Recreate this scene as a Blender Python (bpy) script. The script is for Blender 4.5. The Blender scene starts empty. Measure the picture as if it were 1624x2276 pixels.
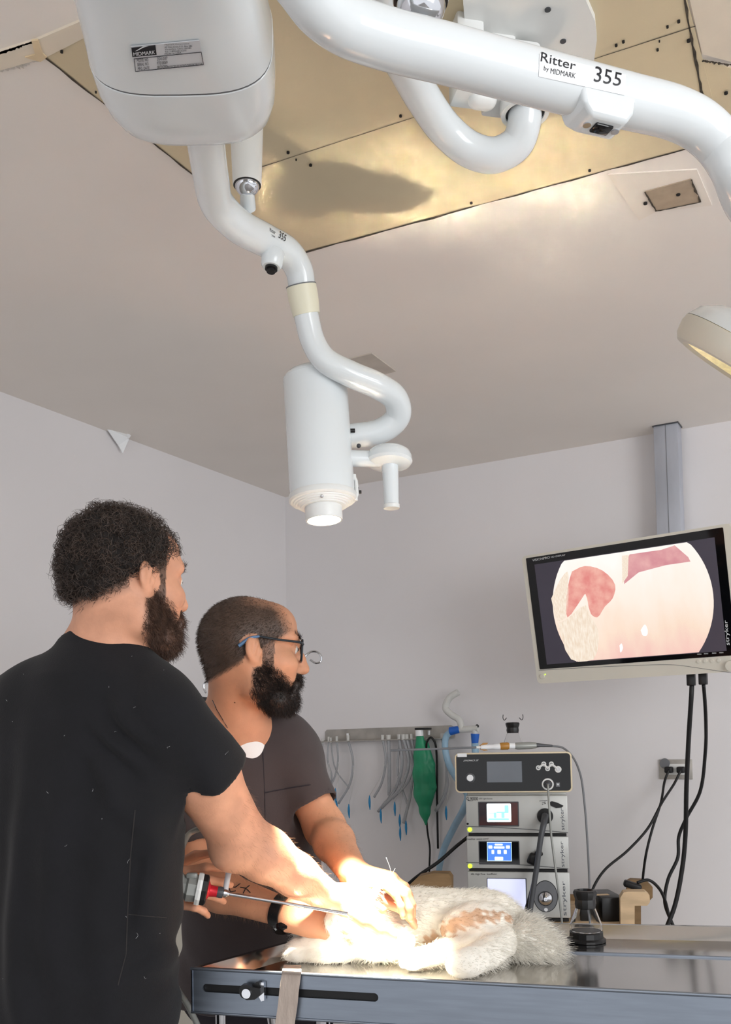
import bpy, bmesh, math, random
import numpy as np
from mathutils import Matrix, Vector

SC = bpy.context.scene
COL = SC.collection
rng = np.random.default_rng(7)

# ------------------------------------------------------------------ camera
F, CX, CY = 2100.0, 812.0, 1530.0
IW, IH = 1624.0, 2276.0
PITCH, ROLL = math.radians(3.0), math.radians(-1.0)
CAM = np.array([0, 0, 1.4])

def rx(a): c, s = math.cos(a), math.sin(a); return np.array([[1, 0, 0], [0, c, -s], [0, s, c]])
def ry(a): c, s = math.cos(a), math.sin(a); return np.array([[c, 0, s], [0, 1, 0], [-s, 0, c]])
def rz(a): c, s = math.cos(a), math.sin(a); return np.array([[c, -s, 0], [s, c, 0], [0, 0, 1]])
def R_(d): return math.radians(d)

RC = rx(math.pi / 2 + PITCH) @ rz(ROLL)
cd = bpy.data.cameras.new('camera')
cam = bpy.data.objects.new('camera', cd)
COL.objects.link(cam)
SC.camera = cam
m4 = np.eye(4); m4[:3, :3] = RC; m4[:3, 3] = CAM
cam.matrix_world = Matrix(m4.tolist())
cd.sensor_fit = 'AUTO'
cd.sensor_width = 36.0
cd.lens = F / IH * 36.0
cd.shift_y = (CY - IH / 2) / IH
cd.shift_x = (IW / 2 - CX) / IH
cd.clip_start = 0.02

def ray(px, py): return RC @ np.array([(px - CX) / F, -(py - CY) / F, -1.0])
def W(px, py, d):
    v = ray(px, py); return CAM + v * (d / v[1])
def Pz(px, py, z):
    v = ray(px, py); return CAM + v * ((z - CAM[2]) / v[2])
def Ppl(px, py, p0, n):
    v = ray(px, py); return CAM + v * (np.dot(p0 - CAM, n) / np.dot(v, n))

# ------------------------------------------------------------------ colour management, sky, lamps
vs = SC.view_settings
vs.view_transform = 'Standard'
vs.look = 'None'
vs.exposure = 0.0
vs.gamma = 1.0
vs.use_curve_mapping = False

world = bpy.data.worlds.new('daylight')
SC.world = world
world.use_nodes = True
bg = world.node_tree.nodes['Background']
bg.inputs[0].default_value = (0.97, 0.98, 1.0, 1)
bg.inputs[1].default_value = 1.2

def lamp(name, kind, loc, target, energy, color, **kw):
    l = bpy.data.lights.new(name, kind)
    o = bpy.data.objects.new(name, l)
    COL.objects.link(o)
    o.location = loc
    o.rotation_euler = (Vector(target) - Vector(loc)).to_track_quat('-Z', 'Y').to_euler()
    l.energy = energy
    l.color = color
    for k, v in kw.items(): setattr(l, k, v)
    return o
# daylight from the window side of the room, behind and to the right of the camera
lamp('window_daylight', 'AREA', (2.2, -1.2, 1.9), (-0.2, 2.4, 1.3), 60, (0.97, 0.985, 1.0), shape='RECTANGLE', size=1.8, size_y=1.5)
SC.cycles.max_bounces = 8
SC.cycles.diffuse_bounces = 4
SC.cycles.sample_clamp_indirect = 0.0
SC.cycles.blur_glossy = 0.3

# ------------------------------------------------------------------ materials
def C(r, g, b):
    f = lambda v: v / 12.92 if v <= 0.04045 else ((v + 0.055) / 1.055) ** 2.4
    return (f(r / 255), f(g / 255), f(b / 255), 1)

def mat(name, col, rough=0.5, metal=0.0, var=0.06, vscale=8.0, bump=0.0, bscale=60.0, col2=None, trans=0.0,
        ior=1.45, coat=0.0, emit=None, estr=0.0, sss=0.0, sheen=0.0, stretch=None, spec=0.5, detail=4.0, alpha=1.0, rvar=0.0):
    m = bpy.data.materials.new(name)
    m.use_nodes = True
    nt = m.node_tree
    b = nt.nodes['Principled BSDF']
    tc = nt.nodes.new('ShaderNodeTexCoord')
    mp = nt.nodes.new('ShaderNodeMapping')
    if stretch: mp.inputs['Scale'].default_value = stretch
    nt.links.new(tc.outputs['Object'], mp.inputs[0])
    nz = nt.nodes.new('ShaderNodeTexNoise')
    nz.inputs['Scale'].default_value = vscale
    nz.inputs['Detail'].default_value = detail
    nt.links.new(mp.outputs[0], nz.inputs['Vector'])
    rp = nt.nodes.new('ShaderNodeValToRGB')
    c2 = col2 or tuple(min(1, c * (1 + var)) for c in col[:3]) + (1,)
    c1 = col if col2 else tuple(c * (1 - var) for c in col[:3]) + (1,)
    rp.color_ramp.elements[0].position = 0.35
    rp.color_ramp.elements[1].position = 0.65
    rp.color_ramp.elements[0].color = c1
    rp.color_ramp.elements[1].color = c2
    nt.links.new(nz.outputs['Fac'], rp.inputs[0])
    nt.links.new(rp.outputs[0], b.inputs['Base Color'])
    b.inputs['Roughness'].default_value = rough
    b.inputs['Metallic'].default_value = metal
    b.inputs['IOR'].default_value = ior
    b.inputs['Specular IOR Level'].default_value = spec
    b.inputs['Transmission Weight'].default_value = trans
    b.inputs['Coat Weight'].default_value = coat
    b.inputs['Coat Roughness'].default_value = 0.08
    b.inputs['Sheen Weight'].default_value = sheen
    b.inputs['Alpha'].default_value = alpha
    if sss:
        b.inputs['Subsurface Weight'].default_value = sss
        b.inputs['Subsurface Radius'].default_value = (0.012, 0.005, 0.003)
        b.inputs['Subsurface Scale'].default_value = 0.6
    if emit:
        b.inputs['Emission Color'].default_value = emit
        b.inputs['Emission Strength'].default_value = estr
    if rvar:
        mr = nt.nodes.new('ShaderNodeMapRange')
        mr.inputs[3].default_value = max(0, rough - rvar); mr.inputs[4].default_value = rough + rvar
        nt.links.new(nz.outputs['Fac'], mr.inputs[0])
        nt.links.new(mr.outputs[0], b.inputs['Roughness'])
    if bump:
        n2 = nt.nodes.new('ShaderNodeTexNoise')
        n2.inputs['Scale'].default_value = bscale
        n2.inputs['Detail'].default_value = 5
        nt.links.new(mp.outputs[0], n2.inputs['Vector'])
        bp = nt.nodes.new('ShaderNodeBump')
        bp.inputs['Strength'].default_value = bump
        bp.inputs['Distance'].default_value = 0.01
        nt.links.new(n2.outputs['Fac'], bp.inputs['Height'])
        nt.links.new(bp.outputs[0], b.inputs['Normal'])
    return m

M = {}
M['wall'] = mat('painted_wall', C(228, 225, 226), 0.75, var=0.015, vscale=2, bump=0.02, bscale=90)
M['ceiling'] = mat('painted_ceiling', C(236, 229, 222), 0.8, var=0.025, vscale=1.6, bump=0.03, bscale=50)
M['floor'] = mat('grey_floor', C(150, 146, 142), 0.45, var=0.05, vscale=4)
M['drywall'] = mat('bare_drywall', C(209, 194, 163), 0.8, var=0.06, vscale=3, bump=0.03, bscale=120)
M['drywall_edge'] = mat('broken_plaster', C(70, 62, 52), 0.9, var=0.5, vscale=60)
M['tape'] = mat('joint_tape', C(226, 214, 196), 0.85, var=0.04, vscale=12, bump=0.05, bscale=40)
M['tape_beige'] = mat('peeling_tape', C(222, 200, 165), 0.85, var=0.06, vscale=20)
M['patch'] = mat('filler_patch', C(196, 188, 178), 0.9, var=0.06, vscale=18)
M['hole'] = mat('brown_board', C(172, 155, 135), 0.9, var=0.06, vscale=40)
M['dark'] = mat('dark_hole', C(28, 24, 22), 0.8)
M['white'] = mat('white_enamel', C(221, 226, 228), 0.16, var=0.01, coat=0.4)
M['white_plastic'] = mat('white_plastic', C(226, 227, 225), 0.32, var=0.01)
M['ivory'] = mat('ivory_sleeve', C(226, 222, 200), 0.4, var=0.02)
M['seam'] = mat('seam_grey', C(110, 112, 114), 0.5)
M['chrome'] = mat('chrome', C(205, 207, 212), 0.07, 1.0, var=0.05, vscale=30)
M['steel'] = mat('brushed_steel', C(146, 155, 168), 0.42, 1.0, var=0.06, vscale=10, stretch=(1, 1, 12), rvar=0.05)
M['steel_top'] = mat('polished_steel_top', C(196, 194, 192), 0.13, 1.0, var=0.05, vscale=6, rvar=0.03)
M['galv'] = mat('galvanised_steel', C(188, 192, 202), 0.45, 0.4, var=0.12, vscale=9, stretch=(1, 1, 0.3))
M['rack'] = mat('old_steel_plate', C(176, 172, 166), 0.45, 0.6, var=0.14, vscale=14)
M['black'] = mat('black_plastic', C(20, 20, 22), 0.35, var=0.1)
M['rubber'] = mat('black_rubber', C(14, 14, 16), 0.5, var=0.1)
M['glassblack'] = mat('black_glass', C(10, 11, 14), 0.06, var=0.02)
M['beige'] = mat('beige_plastic', C(216, 212, 200), 0.4, var=0.015)
M['console'] = mat('silver_console', C(188, 189, 186), 0.38, 0.15, var=0.03, vscale=5)
M['console_dark'] = mat('console_shadow_gap', C(88, 90, 92), 0.5)
M['grey'] = mat('mid_grey_plastic', C(112, 114, 118), 0.4)
M['grey_dark'] = mat('dark_grey_plastic', C(70, 72, 76), 0.4)
M['gold'] = mat('pale_gold_trim', C(214, 198, 168), 0.3, 0.4)
M['ink'] = mat('black_ink', C(24, 26, 32), 0.5)
M['ink_grey'] = mat('grey_ink', C(100, 104, 112), 0.5)
M['ink_white'] = mat('white_ink', C(225, 228, 230), 0.5)
M['paper'] = mat('silver_label', C(206, 208, 212), 0.35, 0.1, var=0.03)
M['label_white'] = mat('white_label', C(238, 240, 242), 0.3, var=0.01)
M['glass'] = mat('clear_glass', C(250, 250, 250), 0.02, trans=1.0, ior=1.14, var=0.0)
M['clear'] = mat('clear_vinyl', C(226, 230, 232), 0.25, trans=0.75, ior=1.15, var=0.02)
M['wood'] = mat('pale_wood', C(206, 178, 142), 0.6, var=0.12, vscale=7, stretch=(1, 6, 6), bump=0.05)
M['wood_dark'] = mat('brown_wood', C(140, 112, 78), 0.65, var=0.15, vscale=7, stretch=(1, 6, 6))
M['bag_green'] = mat('green_rubber', C(34, 140, 100), 0.4, var=0.08, vscale=14)
M['blue'] = mat('blue_plastic', C(30, 96, 190), 0.35, var=0.05)
M['teal'] = mat('teal_blue_plastic', C(40, 140, 196), 0.35, var=0.05)
M['hose_blue'] = mat('light_blue_hose', C(164, 200, 224), 0.4, trans=0.2, var=0.04, vscale=30)
M['hose_clear'] = mat('milky_hose', C(226, 226, 222), 0.4, trans=0.25, var=0.03, vscale=30)
M['amber'] = mat('amber_plastic', C(170, 120, 50), 0.35, var=0.08)
M['red'] = mat('red_anodised', C(205, 35, 50), 0.3, 0.3)
M['cam_grey'] = mat('camera_head_grey', C(150, 152, 148), 0.35, 0.2)
M['strap'] = mat('taupe_strap', C(176, 162, 152), 0.85, var=0.1, vscale=60, bump=0.15, bscale=240, stretch=(1, 1, 0.3))
M['skin_a'] = mat('tanned_skin', C(212, 154, 124), 0.5, var=0.11, vscale=22, bump=0.06, bscale=260, sss=0.08)
M['skin_b'] = mat('olive_skin', C(204, 148, 116), 0.5, var=0.06, vscale=22, bump=0.05, bscale=260, sss=0.08)
def stubbled(m):
    nt = m.node_tree; b = nt.nodes['Principled BSDF']; src = b.inputs['Base Color'].links[0].from_socket
    at = nt.nodes.new('ShaderNodeAttribute'); at.attribute_name = 'stubble'
    mx = nt.nodes.new('ShaderNodeMix'); mx.data_type = 'RGBA'; mx.inputs[7].default_value = C(84, 66, 56)
    nt.links.new(at.outputs['Fac'], mx.inputs[0]); nt.links.new(src, mx.inputs[6]); nt.links.new(mx.outputs[2], b.inputs['Base Color'])
stubbled(M['skin_a']); stubbled(M['skin_b'])
M['scrub_black'] = mat('black_cotton', C(14, 14, 19), 0.9, var=0.14, vscale=14, bump=0.12, bscale=420, sheen=0.05)
M['scrub_grey'] = mat('charcoal_cotton', C(66, 58, 59), 0.9, var=0.06, vscale=10, bump=0.1, bscale=420, sheen=0.1)
M['pants_dark'] = mat('dark_trousers', C(44, 40, 46), 0.9, var=0.08, bump=0.08, bscale=420)
M['tshirt'] = mat('white_cotton', C(238, 238, 238), 0.9, var=0.02, bump=0.08, bscale=400)
M['hair_dark'] = mat('dark_brown_hair', C(74, 61, 54), 0.36, var=0.45, vscale=30, spec=0.6)
M['hair_buzz'] = mat('short_brown_hair', C(84, 68, 58), 0.45, var=0.3, vscale=40)
M['hair_fine'] = mat('fine_body_hair', C(150, 112, 84), 0.5, var=0.2)
M['hair_base'] = mat('hair_base', C(30, 25, 23), 0.9, var=0.3, vscale=60)
M['scalp'] = mat('stubbled_scalp', C(112, 86, 72), 0.6, var=0.15, vscale=200, col2=C(80, 60, 50))
M['beard_a'] = mat('brown_beard', C(84, 60, 48), 0.5, var=0.4, vscale=60)
M['beard_b'] = mat('black_beard', C(40, 31, 28), 0.5, var=0.4, vscale=60)
M['eye'] = mat('eye_white', C(225, 220, 215), 0.2)
M['iris'] = mat('dark_iris', C(30, 20, 16), 0.15)
M['frame'] = mat('dark_teal_acetate', C(24, 34, 42), 0.25, var=0.1)
M['frame_tip'] = mat('blue_acetate_tip', C(70, 110, 150), 0.3)
M['claw'] = mat('paw_pads', C(220, 196, 180), 0.6)
M['shoe'] = mat('black_shoe', C(24, 24, 26), 0.5)

def emis(name, col, s):
    m = mat(name, col, 0.4, emit=col, estr=s)
    return m
M['led'] = emis('green_led', C(190, 230, 60), 1.4)
M['scr_white'] = emis('lit_screen_white', C(225, 245, 248), 1.0)
M['scr_cyan'] = emis('lit_screen_cyan', C(150, 215, 232), 0.9)
M['scr_blue'] = emis('lit_screen_blue', C(70, 120, 215), 0.95)
M['scr_pale'] = emis('lit_screen_pale', C(205, 210, 240), 0.75)
M['lens_on'] = emis('lit_lamp_lens', C(255, 246, 220), 9.0)
M['lens_dim'] = mat('faceted_reflector', C(240, 226, 180), 0.25, 0.3, var=0.2, vscale=70, emit=C(250, 230, 170), estr=0.45)

# ------------------------------------------------------------------ mesh builders
def nrm(v): v = np.asarray(v, float); return v / max(1e-12, np.linalg.norm(v))
def frame_z(z, xhint=None):
    z = nrm(z); h = np.array(xhint if xhint is not None else ([1, 0, 0] if abs(z[0]) < 0.9 else [0, 1, 0]), float)
    x = nrm(h - z * np.dot(h, z)); return np.stack([x, np.cross(z, x), z], 1)

def spline(pts, n=8):
    P = [np.asarray(p, float) for p in pts]
    if len(P) < 3: return np.array(P)
    P = [2 * P[0] - P[1]] + P + [2 * P[-1] - P[-2]]
    out = []
    for i in range(1, len(P) - 2):
        p0, p1, p2, p3 = P[i - 1:i + 3]
        d1 = max(np.linalg.norm(p1 - p0), 1e-6) ** 0.5; d2 = max(np.linalg.norm(p2 - p1), 1e-6) ** 0.5; d3 = max(np.linalg.norm(p3 - p2), 1e-6) ** 0.5
        m1 = (p1 - p0) / d1 - (p2 - p0) / (d1 + d2) + (p2 - p1) / d2
        m2 = (p2 - p1) / d2 - (p3 - p1) / (d2 + d3) + (p3 - p2) / d3
        m1, m2 = m1 * d2, m2 * d2
        for t in np.linspace(0, 1, n, endpoint=False):
            a, b = t * t, t * t * t
            out.append((2 * b - 3 * a + 1) * p1 + (b - 2 * a + t) * m1 + (-2 * b + 3 * a) * p2 + (b - a) * m2)
    out.append(P[-2])
    return np.array(out)

class MB:
    def __init__(s): s.v = []; s.f = []; s.n = 0
    def add(s, v, f):
        v = np.asarray(v, float).reshape(-1, 3)
        s.v.append(v); s.f += [tuple(i + s.n for i in q) for q in f]; s.n += len(v)
        return s
    def box(s, c, size, R=None, bevel=0.0, seg=2):
        R = np.eye(3) if R is None else R
        bm = bmesh.new(); bmesh.ops.create_cube(bm, size=1.0)
        for v in bm.verts: v.co = Vector((v.co.x * size[0], v.co.y * size[1], v.co.z * size[2]))
        if bevel > 0: bmesh.ops.bevel(bm, geom=list(bm.edges), offset=bevel, segments=seg, profile=0.5, affect='EDGES')
        bm.verts.index_update()
        v = np.array([x.co[:] for x in bm.verts]); f = [[x.index for x in q.verts] for q in bm.faces]
        bm.free()
        return s.add(np.asarray(c) + v @ R.T, f)
    def tube(s, pts, r, n=12, caps=True, oval=None):
        P = np.asarray(pts, float); k = len(P)
        r = np.full(k, r, float) if np.isscalar(r) else np.interp(np.linspace(0, 1, k), np.linspace(0, 1, len(r)), r)
        T = np.gradient(P, axis=0); T /= np.maximum(1e-12, np.linalg.norm(T, axis=1))[:, None]
        x = frame_z(T[0])[:, 0]; a = np.linspace(0, 2 * np.pi, n, endpoint=False); V = []
        for i in range(k):
            x = nrm(x - T[i] * np.dot(x, T[i])); y = np.cross(T[i], x)
            V.append(P[i] + r[i] * (np.cos(a)[:, None] * x + np.sin(a)[:, None] * y))
        f = [(i * n + j, i * n + (j + 1) % n, (i + 1) * n + (j + 1) % n, (i + 1) * n + j) for i in range(k - 1) for j in range(n)]
        if caps: f += [tuple(range(n))[::-1], tuple(range((k - 1) * n, k * n))]
        return s.add(np.concatenate(V), f)
    def lathe(s, prof, o, axis=(0, 0, 1), n=32, closed=False, xh=None):
        Fm = frame_z(axis, xh); a = np.linspace(0, 2 * np.pi, n, endpoint=False)
        V = []; k = len(prof)
        for (r, z) in prof:
            V.append(np.stack([max(r, 1e-5) * np.cos(a), max(r, 1e-5) * np.sin(a), np.full(n, z)], 1))
        V = np.asarray(o) + np.concatenate(V) @ Fm.T
        rng_ = range(k if closed else k - 1)
        f = [(i * n + j, i * n + (j + 1) % n, ((i + 1) % k) * n + (j + 1) % n, ((i + 1) % k) * n + j) for i in rng_ for j in range(n)]
        if not closed: f += [tuple(range(n))[::-1], tuple(range((k - 1) * n, k * n))]
        return s.add(V, f)
    def sph(s, c, r, R=None, n=20):
        r = np.array([r, r, r]) if np.isscalar(r) else np.array(r)
        V = []; m = n // 2
        for i in range(m + 1):
            t = math.pi * i / m
            for j in range(n):
                p = 2 * math.pi * j / n; V.append((max(1e-4, math.sin(t)) * math.cos(p), max(1e-4, math.sin(t)) * math.sin(p), -math.cos(t)))
        V = np.array(V) * r
        if R is not None: V = V @ R.T
        f = [(i * n + j, i * n + (j + 1) % n, (i + 1) * n + (j + 1) % n, (i + 1) * n + j) for i in range(m) for j in range(n)]
        return s.add(np.asarray(c) + V, f)
    def prism(s, top, off):
        top = np.asarray(top, float); k = len(top); off = np.asarray(off, float)
        V = np.concatenate([top, top + off])
        nn = sum(np.cross(top[i] - top[0], top[i + 1] - top[0]) for i in range(1, k - 1))
        q = [tuple(range(k)), tuple(range(k, 2 * k))[::-1]] + [(i, i + k, (i + 1) % k + k, (i + 1) % k) for i in range(k)]
        if np.dot(nn, off) > 0: q = [t[::-1] for t in q]
        return s.add(V, q)
    def ribbon(s, pts, side, w, t):
        P = np.asarray(pts, float); side = nrm(side); T = np.gradient(P, axis=0)
        V = []
        for p, tt in zip(P, T):
            n_ = nrm(np.cross(nrm(tt), side)) * t / 2
            V += [p - side * w / 2 - n_, p + side * w / 2 - n_, p + side * w / 2 + n_, p - side * w / 2 + n_]
        k = len(P)
        f = [(4 * i + j, 4 * i + (j + 1) % 4, 4 * i + 4 + (j + 1) % 4, 4 * i + 4 + j) for i in range(k - 1) for j in range(4)]
        f += [(3, 2, 1, 0), tuple(range(4 * k - 4, 4 * k))]
        return s.add(np.array(V), f)

def rrect(w, h, r, n=5, cx=0.0, cy=0.0):
    out = []
    for (sx, sy, a0) in ((1, 1, 0), (-1, 1, 90), (-1, -1, 180), (1, -1, 270)):
        for i in range(n + 1):
            a = R_(a0 + 90 * i / n)
            out.append((cx + sx * (w / 2 - r) + r * math.cos(a), cy + sy * (h / 2 - r) + r * math.sin(a)))
    return out

OFF = {}
def thing(name, label, cat, loc, group=None, kind=None):
    o = bpy.data.objects.new(name, None)
    o.empty_display_size = 0.05
    COL.objects.link(o); o.location = loc
    OFF[o.name] = np.asarray(loc, float)
    tag(o, label, cat, group, kind)
    return o
def tag(o, label=None, cat=None, group=None, kind=None):
    if label: o['label'] = label
    if cat: o['category'] = cat
    if group: o['group'] = group
    if kind: o['kind'] = kind
    return o
def obj(name, mb, m, parent=None, smooth=35, label=None, uv=None, at=None):
    """one mesh object; mb holds world coordinates"""
    if isinstance(mb, MB): V = np.concatenate(mb.v); Fs = mb.f
    else: V, Fs = mb
    V = np.asarray(V, float)
    if parent is not None: off = OFF[parent.name]
    else: off = np.asarray(at, float) if at is not None else np.array([(V[:, 0].min() + V[:, 0].max()) / 2, (V[:, 1].min() + V[:, 1].max()) / 2, V[:, 2].min()])
    me = bpy.data.meshes.new(name)
    if isinstance(Fs, np.ndarray):
        k = Fs.shape[1]; n = len(Fs)
        me.vertices.add(len(V)); me.vertices.foreach_set('co', (V - off).astype(np.float32).ravel())
        me.loops.add(n * k); me.loops.foreach_set('vertex_index', Fs.astype(np.int32).ravel())
        me.polygons.add(n); me.polygons.foreach_set('loop_start', np.arange(0, n * k, k, dtype=np.int32))
        me.update(calc_edges=True)
    else:
        me.from_pydata((V - off).tolist(), [], Fs)
    if uv is not None:
        ul = me.uv_layers.new(name='uv'); li = np.empty(len(me.loops), np.int32); me.loops.foreach_get('vertex_index', li)
        ul.data.foreach_set('uv', np.asarray(uv, np.float32)[li].ravel())
    me.polygons.foreach_set('use_smooth', np.full(len(me.polygons), smooth > 0))
    if 0 < smooth < 180: me.set_sharp_from_angle(angle=R_(smooth))
    me.validate()
    me.materials.append(M[m] if isinstance(m, str) else m)
    o = bpy.data.objects.new(name, me); COL.objects.link(o)
    if parent is not None: o.parent = parent
    else: o.location = off
    OFF[o.name] = off
    if label: o['label'] = label
    return o
def struct(name, mb, m, parent=None, **k):
    o = obj(name, mb, m, parent, **k)
    if parent is None: o['kind'] = 'structure'
    return o

_tc = {}
def text2d(s):
    if s not in _tc:
        cu = bpy.data.curves.new('t', 'FONT'); cu.body = s; cu.size = 1.0; cu.resolution_u = 3
        o = bpy.data.objects.new('t', cu); COL.objects.link(o)
        dg = bpy.context.evaluated_depsgraph_get(); dg.update()
        me = o.evaluated_get(dg).to_mesh()
        V = np.array([v.co[:] for v in me.vertices]).reshape(-1, 3)[:, :2]; Fs = [tuple(p.vertices) for p in me.polygons]
        o.evaluated_get(dg).to_mesh_clear(); bpy.data.objects.remove(o); bpy.data.curves.remove(cu)
        lo, hi = V.min(0), V.max(0)
        _tc[s] = ((V - lo) / (hi - lo), Fs, (hi - lo)[0] / (hi - lo)[1])
    return _tc[s]
def text(s, o, xd, yd, w, h, shear=0.0, mb=None):
    """lettering laid in the plane o + x*xd + y*yd, w by h metres"""
    V, Fs, _ = text2d(s)
    x = V[:, 0] * w + shear * V[:, 1] * h; y = V[:, 1] * h
    mb = mb or MB()
    return mb.add(np.asarray(o) + x[:, None] * np.asarray(xd) + y[:, None] * np.asarray(yd), Fs)

# ------------------------------------------------------------------ the room
ZC = 2.45
K = Pz(633, 1105, ZC)                       # corner of the two walls under the ceiling
WA = R_(-29.8)
U = np.array([math.cos(WA), math.sin(WA), 0]); Vd = np.array([math.sin(WA), -math.cos(WA), 0])   # along the far wall, along the left wall
K0 = np.array([K[0], K[1], 0.0])
RW = np.stack([U, -Vd, [0, 0, 1]], 1)       # wall frame: x along wall, y into the wall, z up
def RM(u, v, z): return K0 + U * u + Vd * v + np.array([0, 0, z])
def onwall(px, py, off=0.0): return Ppl(px, py, K0 + Vd * off, Vd)
LU, LV = 4.4, 5.2
struct('wall_back', MB().box(RM(LU / 2 - 0.05, -0.05, ZC / 2), (LU + 0.1, 0.1, ZC), RW), 'wall')
struct('wall_left', MB().box(RM(-0.05, LV / 2, ZC / 2), (0.1, LV, ZC), RW), 'wall')
struct('floor', MB().box(RM(LU / 2 - 0.05, LV / 2 - 0.05, -0.05), (LU + 0.1, LV + 0.1, 0.1), RW), 'floor')
struct('ceiling', MB().box(RM(LU / 2 - 0.05, LV / 2 - 0.05, ZC + 0.05), (LU + 0.1, LV + 0.1, 0.1), RW), 'ceiling')

def cpoly(pxs, z=ZC): return [Pz(x, y, z) for x, y in pxs]
def strip(a, b, w, z0=ZC - 0.004, jit=0.0, n=24):
    """a ragged dark crack lying on the ceiling from pixel a to pixel b"""
    A, B = Pz(*a, z0), Pz(*b, z0); d = nrm(B - A); s = np.array([-d[1], d[0], 0])
    L, Rr = [], []
    for i in range(n + 1):
        p = A + (B - A) * i / n
        L.append(p + s * (w / 2 * (0.6 + rng.random() * 0.8) + jit * rng.normal())); Rr.append(p - s * (w / 2 * (0.6 + rng.random() * 0.8)))
    mb = MB()
    V = np.array(L + Rr); mb.add(V, [(i, i + 1, n + 2 + i, n + 1 + i) for i in range(n)])
    return mb
dp = thing('drywall_patch', 'bare tan drywall panel screwed into a cut-out in the white ceiling', 'ceiling panel', Pz(800, 300, ZC), kind='structure')
obj('board', MB().prism(cpoly([(100, 128), (655, 567), (1575, 318), (1592, 255), (1527, 2), (1490, -120), (420, -40)], ZC - 0.003), (0, 0, 0.006)), 'drywall', dp, smooth=0)
for a, b, w, j in (((100, 128), (655, 567), 0.0032, 0.0012), ((655, 567), (1575, 318), 0.0042, 0.0015), ((1578, 320), (1520, -10), 0.0035, 0.0012), ((560, 378), (1545, 58), 0.0013, 0.0), ((1560, 135), (1624, 145), 0.004, 0.001)):
    obj('gap', strip(a, b, w, jit=j), 'drywall_edge', dp, smooth=0)
for x, y, r in ((137, 117, 5), (640, 341, 5), (690, 369, 5), (658, 357, 2.5), (890, 260, 4.5), (1310, 381, 4.5), (1047, 453, 4.5), (1530, 93, 6), (1369, 103, 4.5), (1385, 95, 4.5), (1483, 62, 4), (1508, 50, 5), (1465, 94, 2.5), (1461, 113, 4), (1360, 282, 2.5), (1016, 218, 2), (1613, 209, 6), (213, 207, 3)):
    d = 1.05 * 2100 / (1640 - y)
    obj('screw', MB().lathe([(0, 0), (0.68 * r / 2100 * d, 0), (0.68 * r / 2100 * d, 0.003), (0, 0.003)], Pz(x, y, ZC - 0.0065), n=10), 'dark', dp)
# right of the board: another bare strip and white panels
struct('trim_1', MB().prism(cpoly([(1548, 130), (1700, 175), (1760, 420), (1592, 250)], ZC - 0.002), (0, 0, 0.004)), 'drywall', smooth=0)
struct('trim_2', MB().prism(cpoly([(1530, -10), (1560, 120), (1720, 165), (1700, -20)], ZC - 0.003), (0, 0, 0.004)), 'tape', smooth=0)
struct('trim_3', MB().prism(cpoly([(-10, 118), (80, 90), (185, 45), (330, -40), (330, -10), (192, 82), (102, 128), (-10, 160)], ZC - 0.004), (0, 0, 0.004)), 'tape', smooth=0)
struct('trim_4', strip((-5, 120), (72, 94), 0.004, jit=0.001), 'drywall_edge', smooth=0)
struct('trim_5', strip((-5, 160), (92, 134), 0.003, jit=0.003), 'patch', smooth=0)
tag(obj('peeling_tape', MB().prism(cpoly([(70, 92), (84, 90), (95, 120), (104, 128), (90, 138), (55, 128), (78, 122)], ZC - 0.006), (0, 0, 0.003)), 'tape_beige', smooth=0), 'torn beige joint tape peeling off at the left corner of the drywall panel', 'tape')
hp = thing('cutout_patch', 'small square ceiling cut-out showing brown board inside torn white paper', 'ceiling patch', Pz(1490, 440, ZC), kind='structure')
obj('paper', MB().prism(cpoly([(1350, 388), (1548, 377), (1582, 457), (1460, 470), (1420, 490)], ZC - 0.002), (0, 0, 0.002)), mat('torn_paper', C(233, 224, 214), 0.85, var=0.03), hp, smooth=0)
obj('board', MB().prism(cpoly([(1432, 427), (1535, 399), (1542, 415), (1556, 450), (1490, 462), (1458, 470), (1446, 450)], ZC - 0.004), (0, 0, 0.003)), 'hole', hp, smooth=0)
for a, b in (((1432, 427), (1458, 470)), ((1535, 399), (1556, 450)), ((1458, 470), (1556, 450))): obj('torn_edge', strip(a, b, 0.0035, ZC - 0.005, 0.001, 10), 'drywall_edge', hp, smooth=0)
for x, y in ((1507, 434), (1434, 454)): obj('screw', MB().lathe([(0, 0), (0.004, 0), (0.004, 0.003), (0, 0.003)], Pz(x, y, ZC - 0.006), n=10), 'dark', hp)
tag(obj('ceiling_patch', MB().prism(cpoly([(770, 800), (826, 786), (880, 826), (800, 845)], ZC - 0.003), (0, 0, 0.003)), 'patch', smooth=0), 'grey square filler patch on the ceiling behind the curved lamp arm', 'ceiling patch')
for x, y, n_ in ((1220, 649, 4), (1264, 640, 3), (1243, 663, 3), (1050, 478, 4), (1107, 507, 3), (1139, 541, 3), (1172, 688, 3), (385, 617, 3), (1430, 440, 3)):
    pass
lt = thing('loose_tape', 'triangular flap of white tape hanging at the left wall and ceiling joint', 'tape', RM(0.01, 1.4, 2.3))
def onleft(px, py, off=0.0): return Ppl(px, py, K0 + U * off, U)
obj('flap', MB().prism([onleft(236, 952, 0.012), onleft(284, 965, 0.03), onleft(286, 974, 0.04), onleft(272, 1007, 0.02), onleft(262, 990, 0.012)], U * 0.003), 'label_white', lt, smooth=0)
obj('stub', MB().prism([onleft(280, 962, 0.03), onleft(290, 968, 0.045), onleft(285, 976, 0.045)], U * 0.003), 'label_white', lt, smooth=0)
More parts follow.
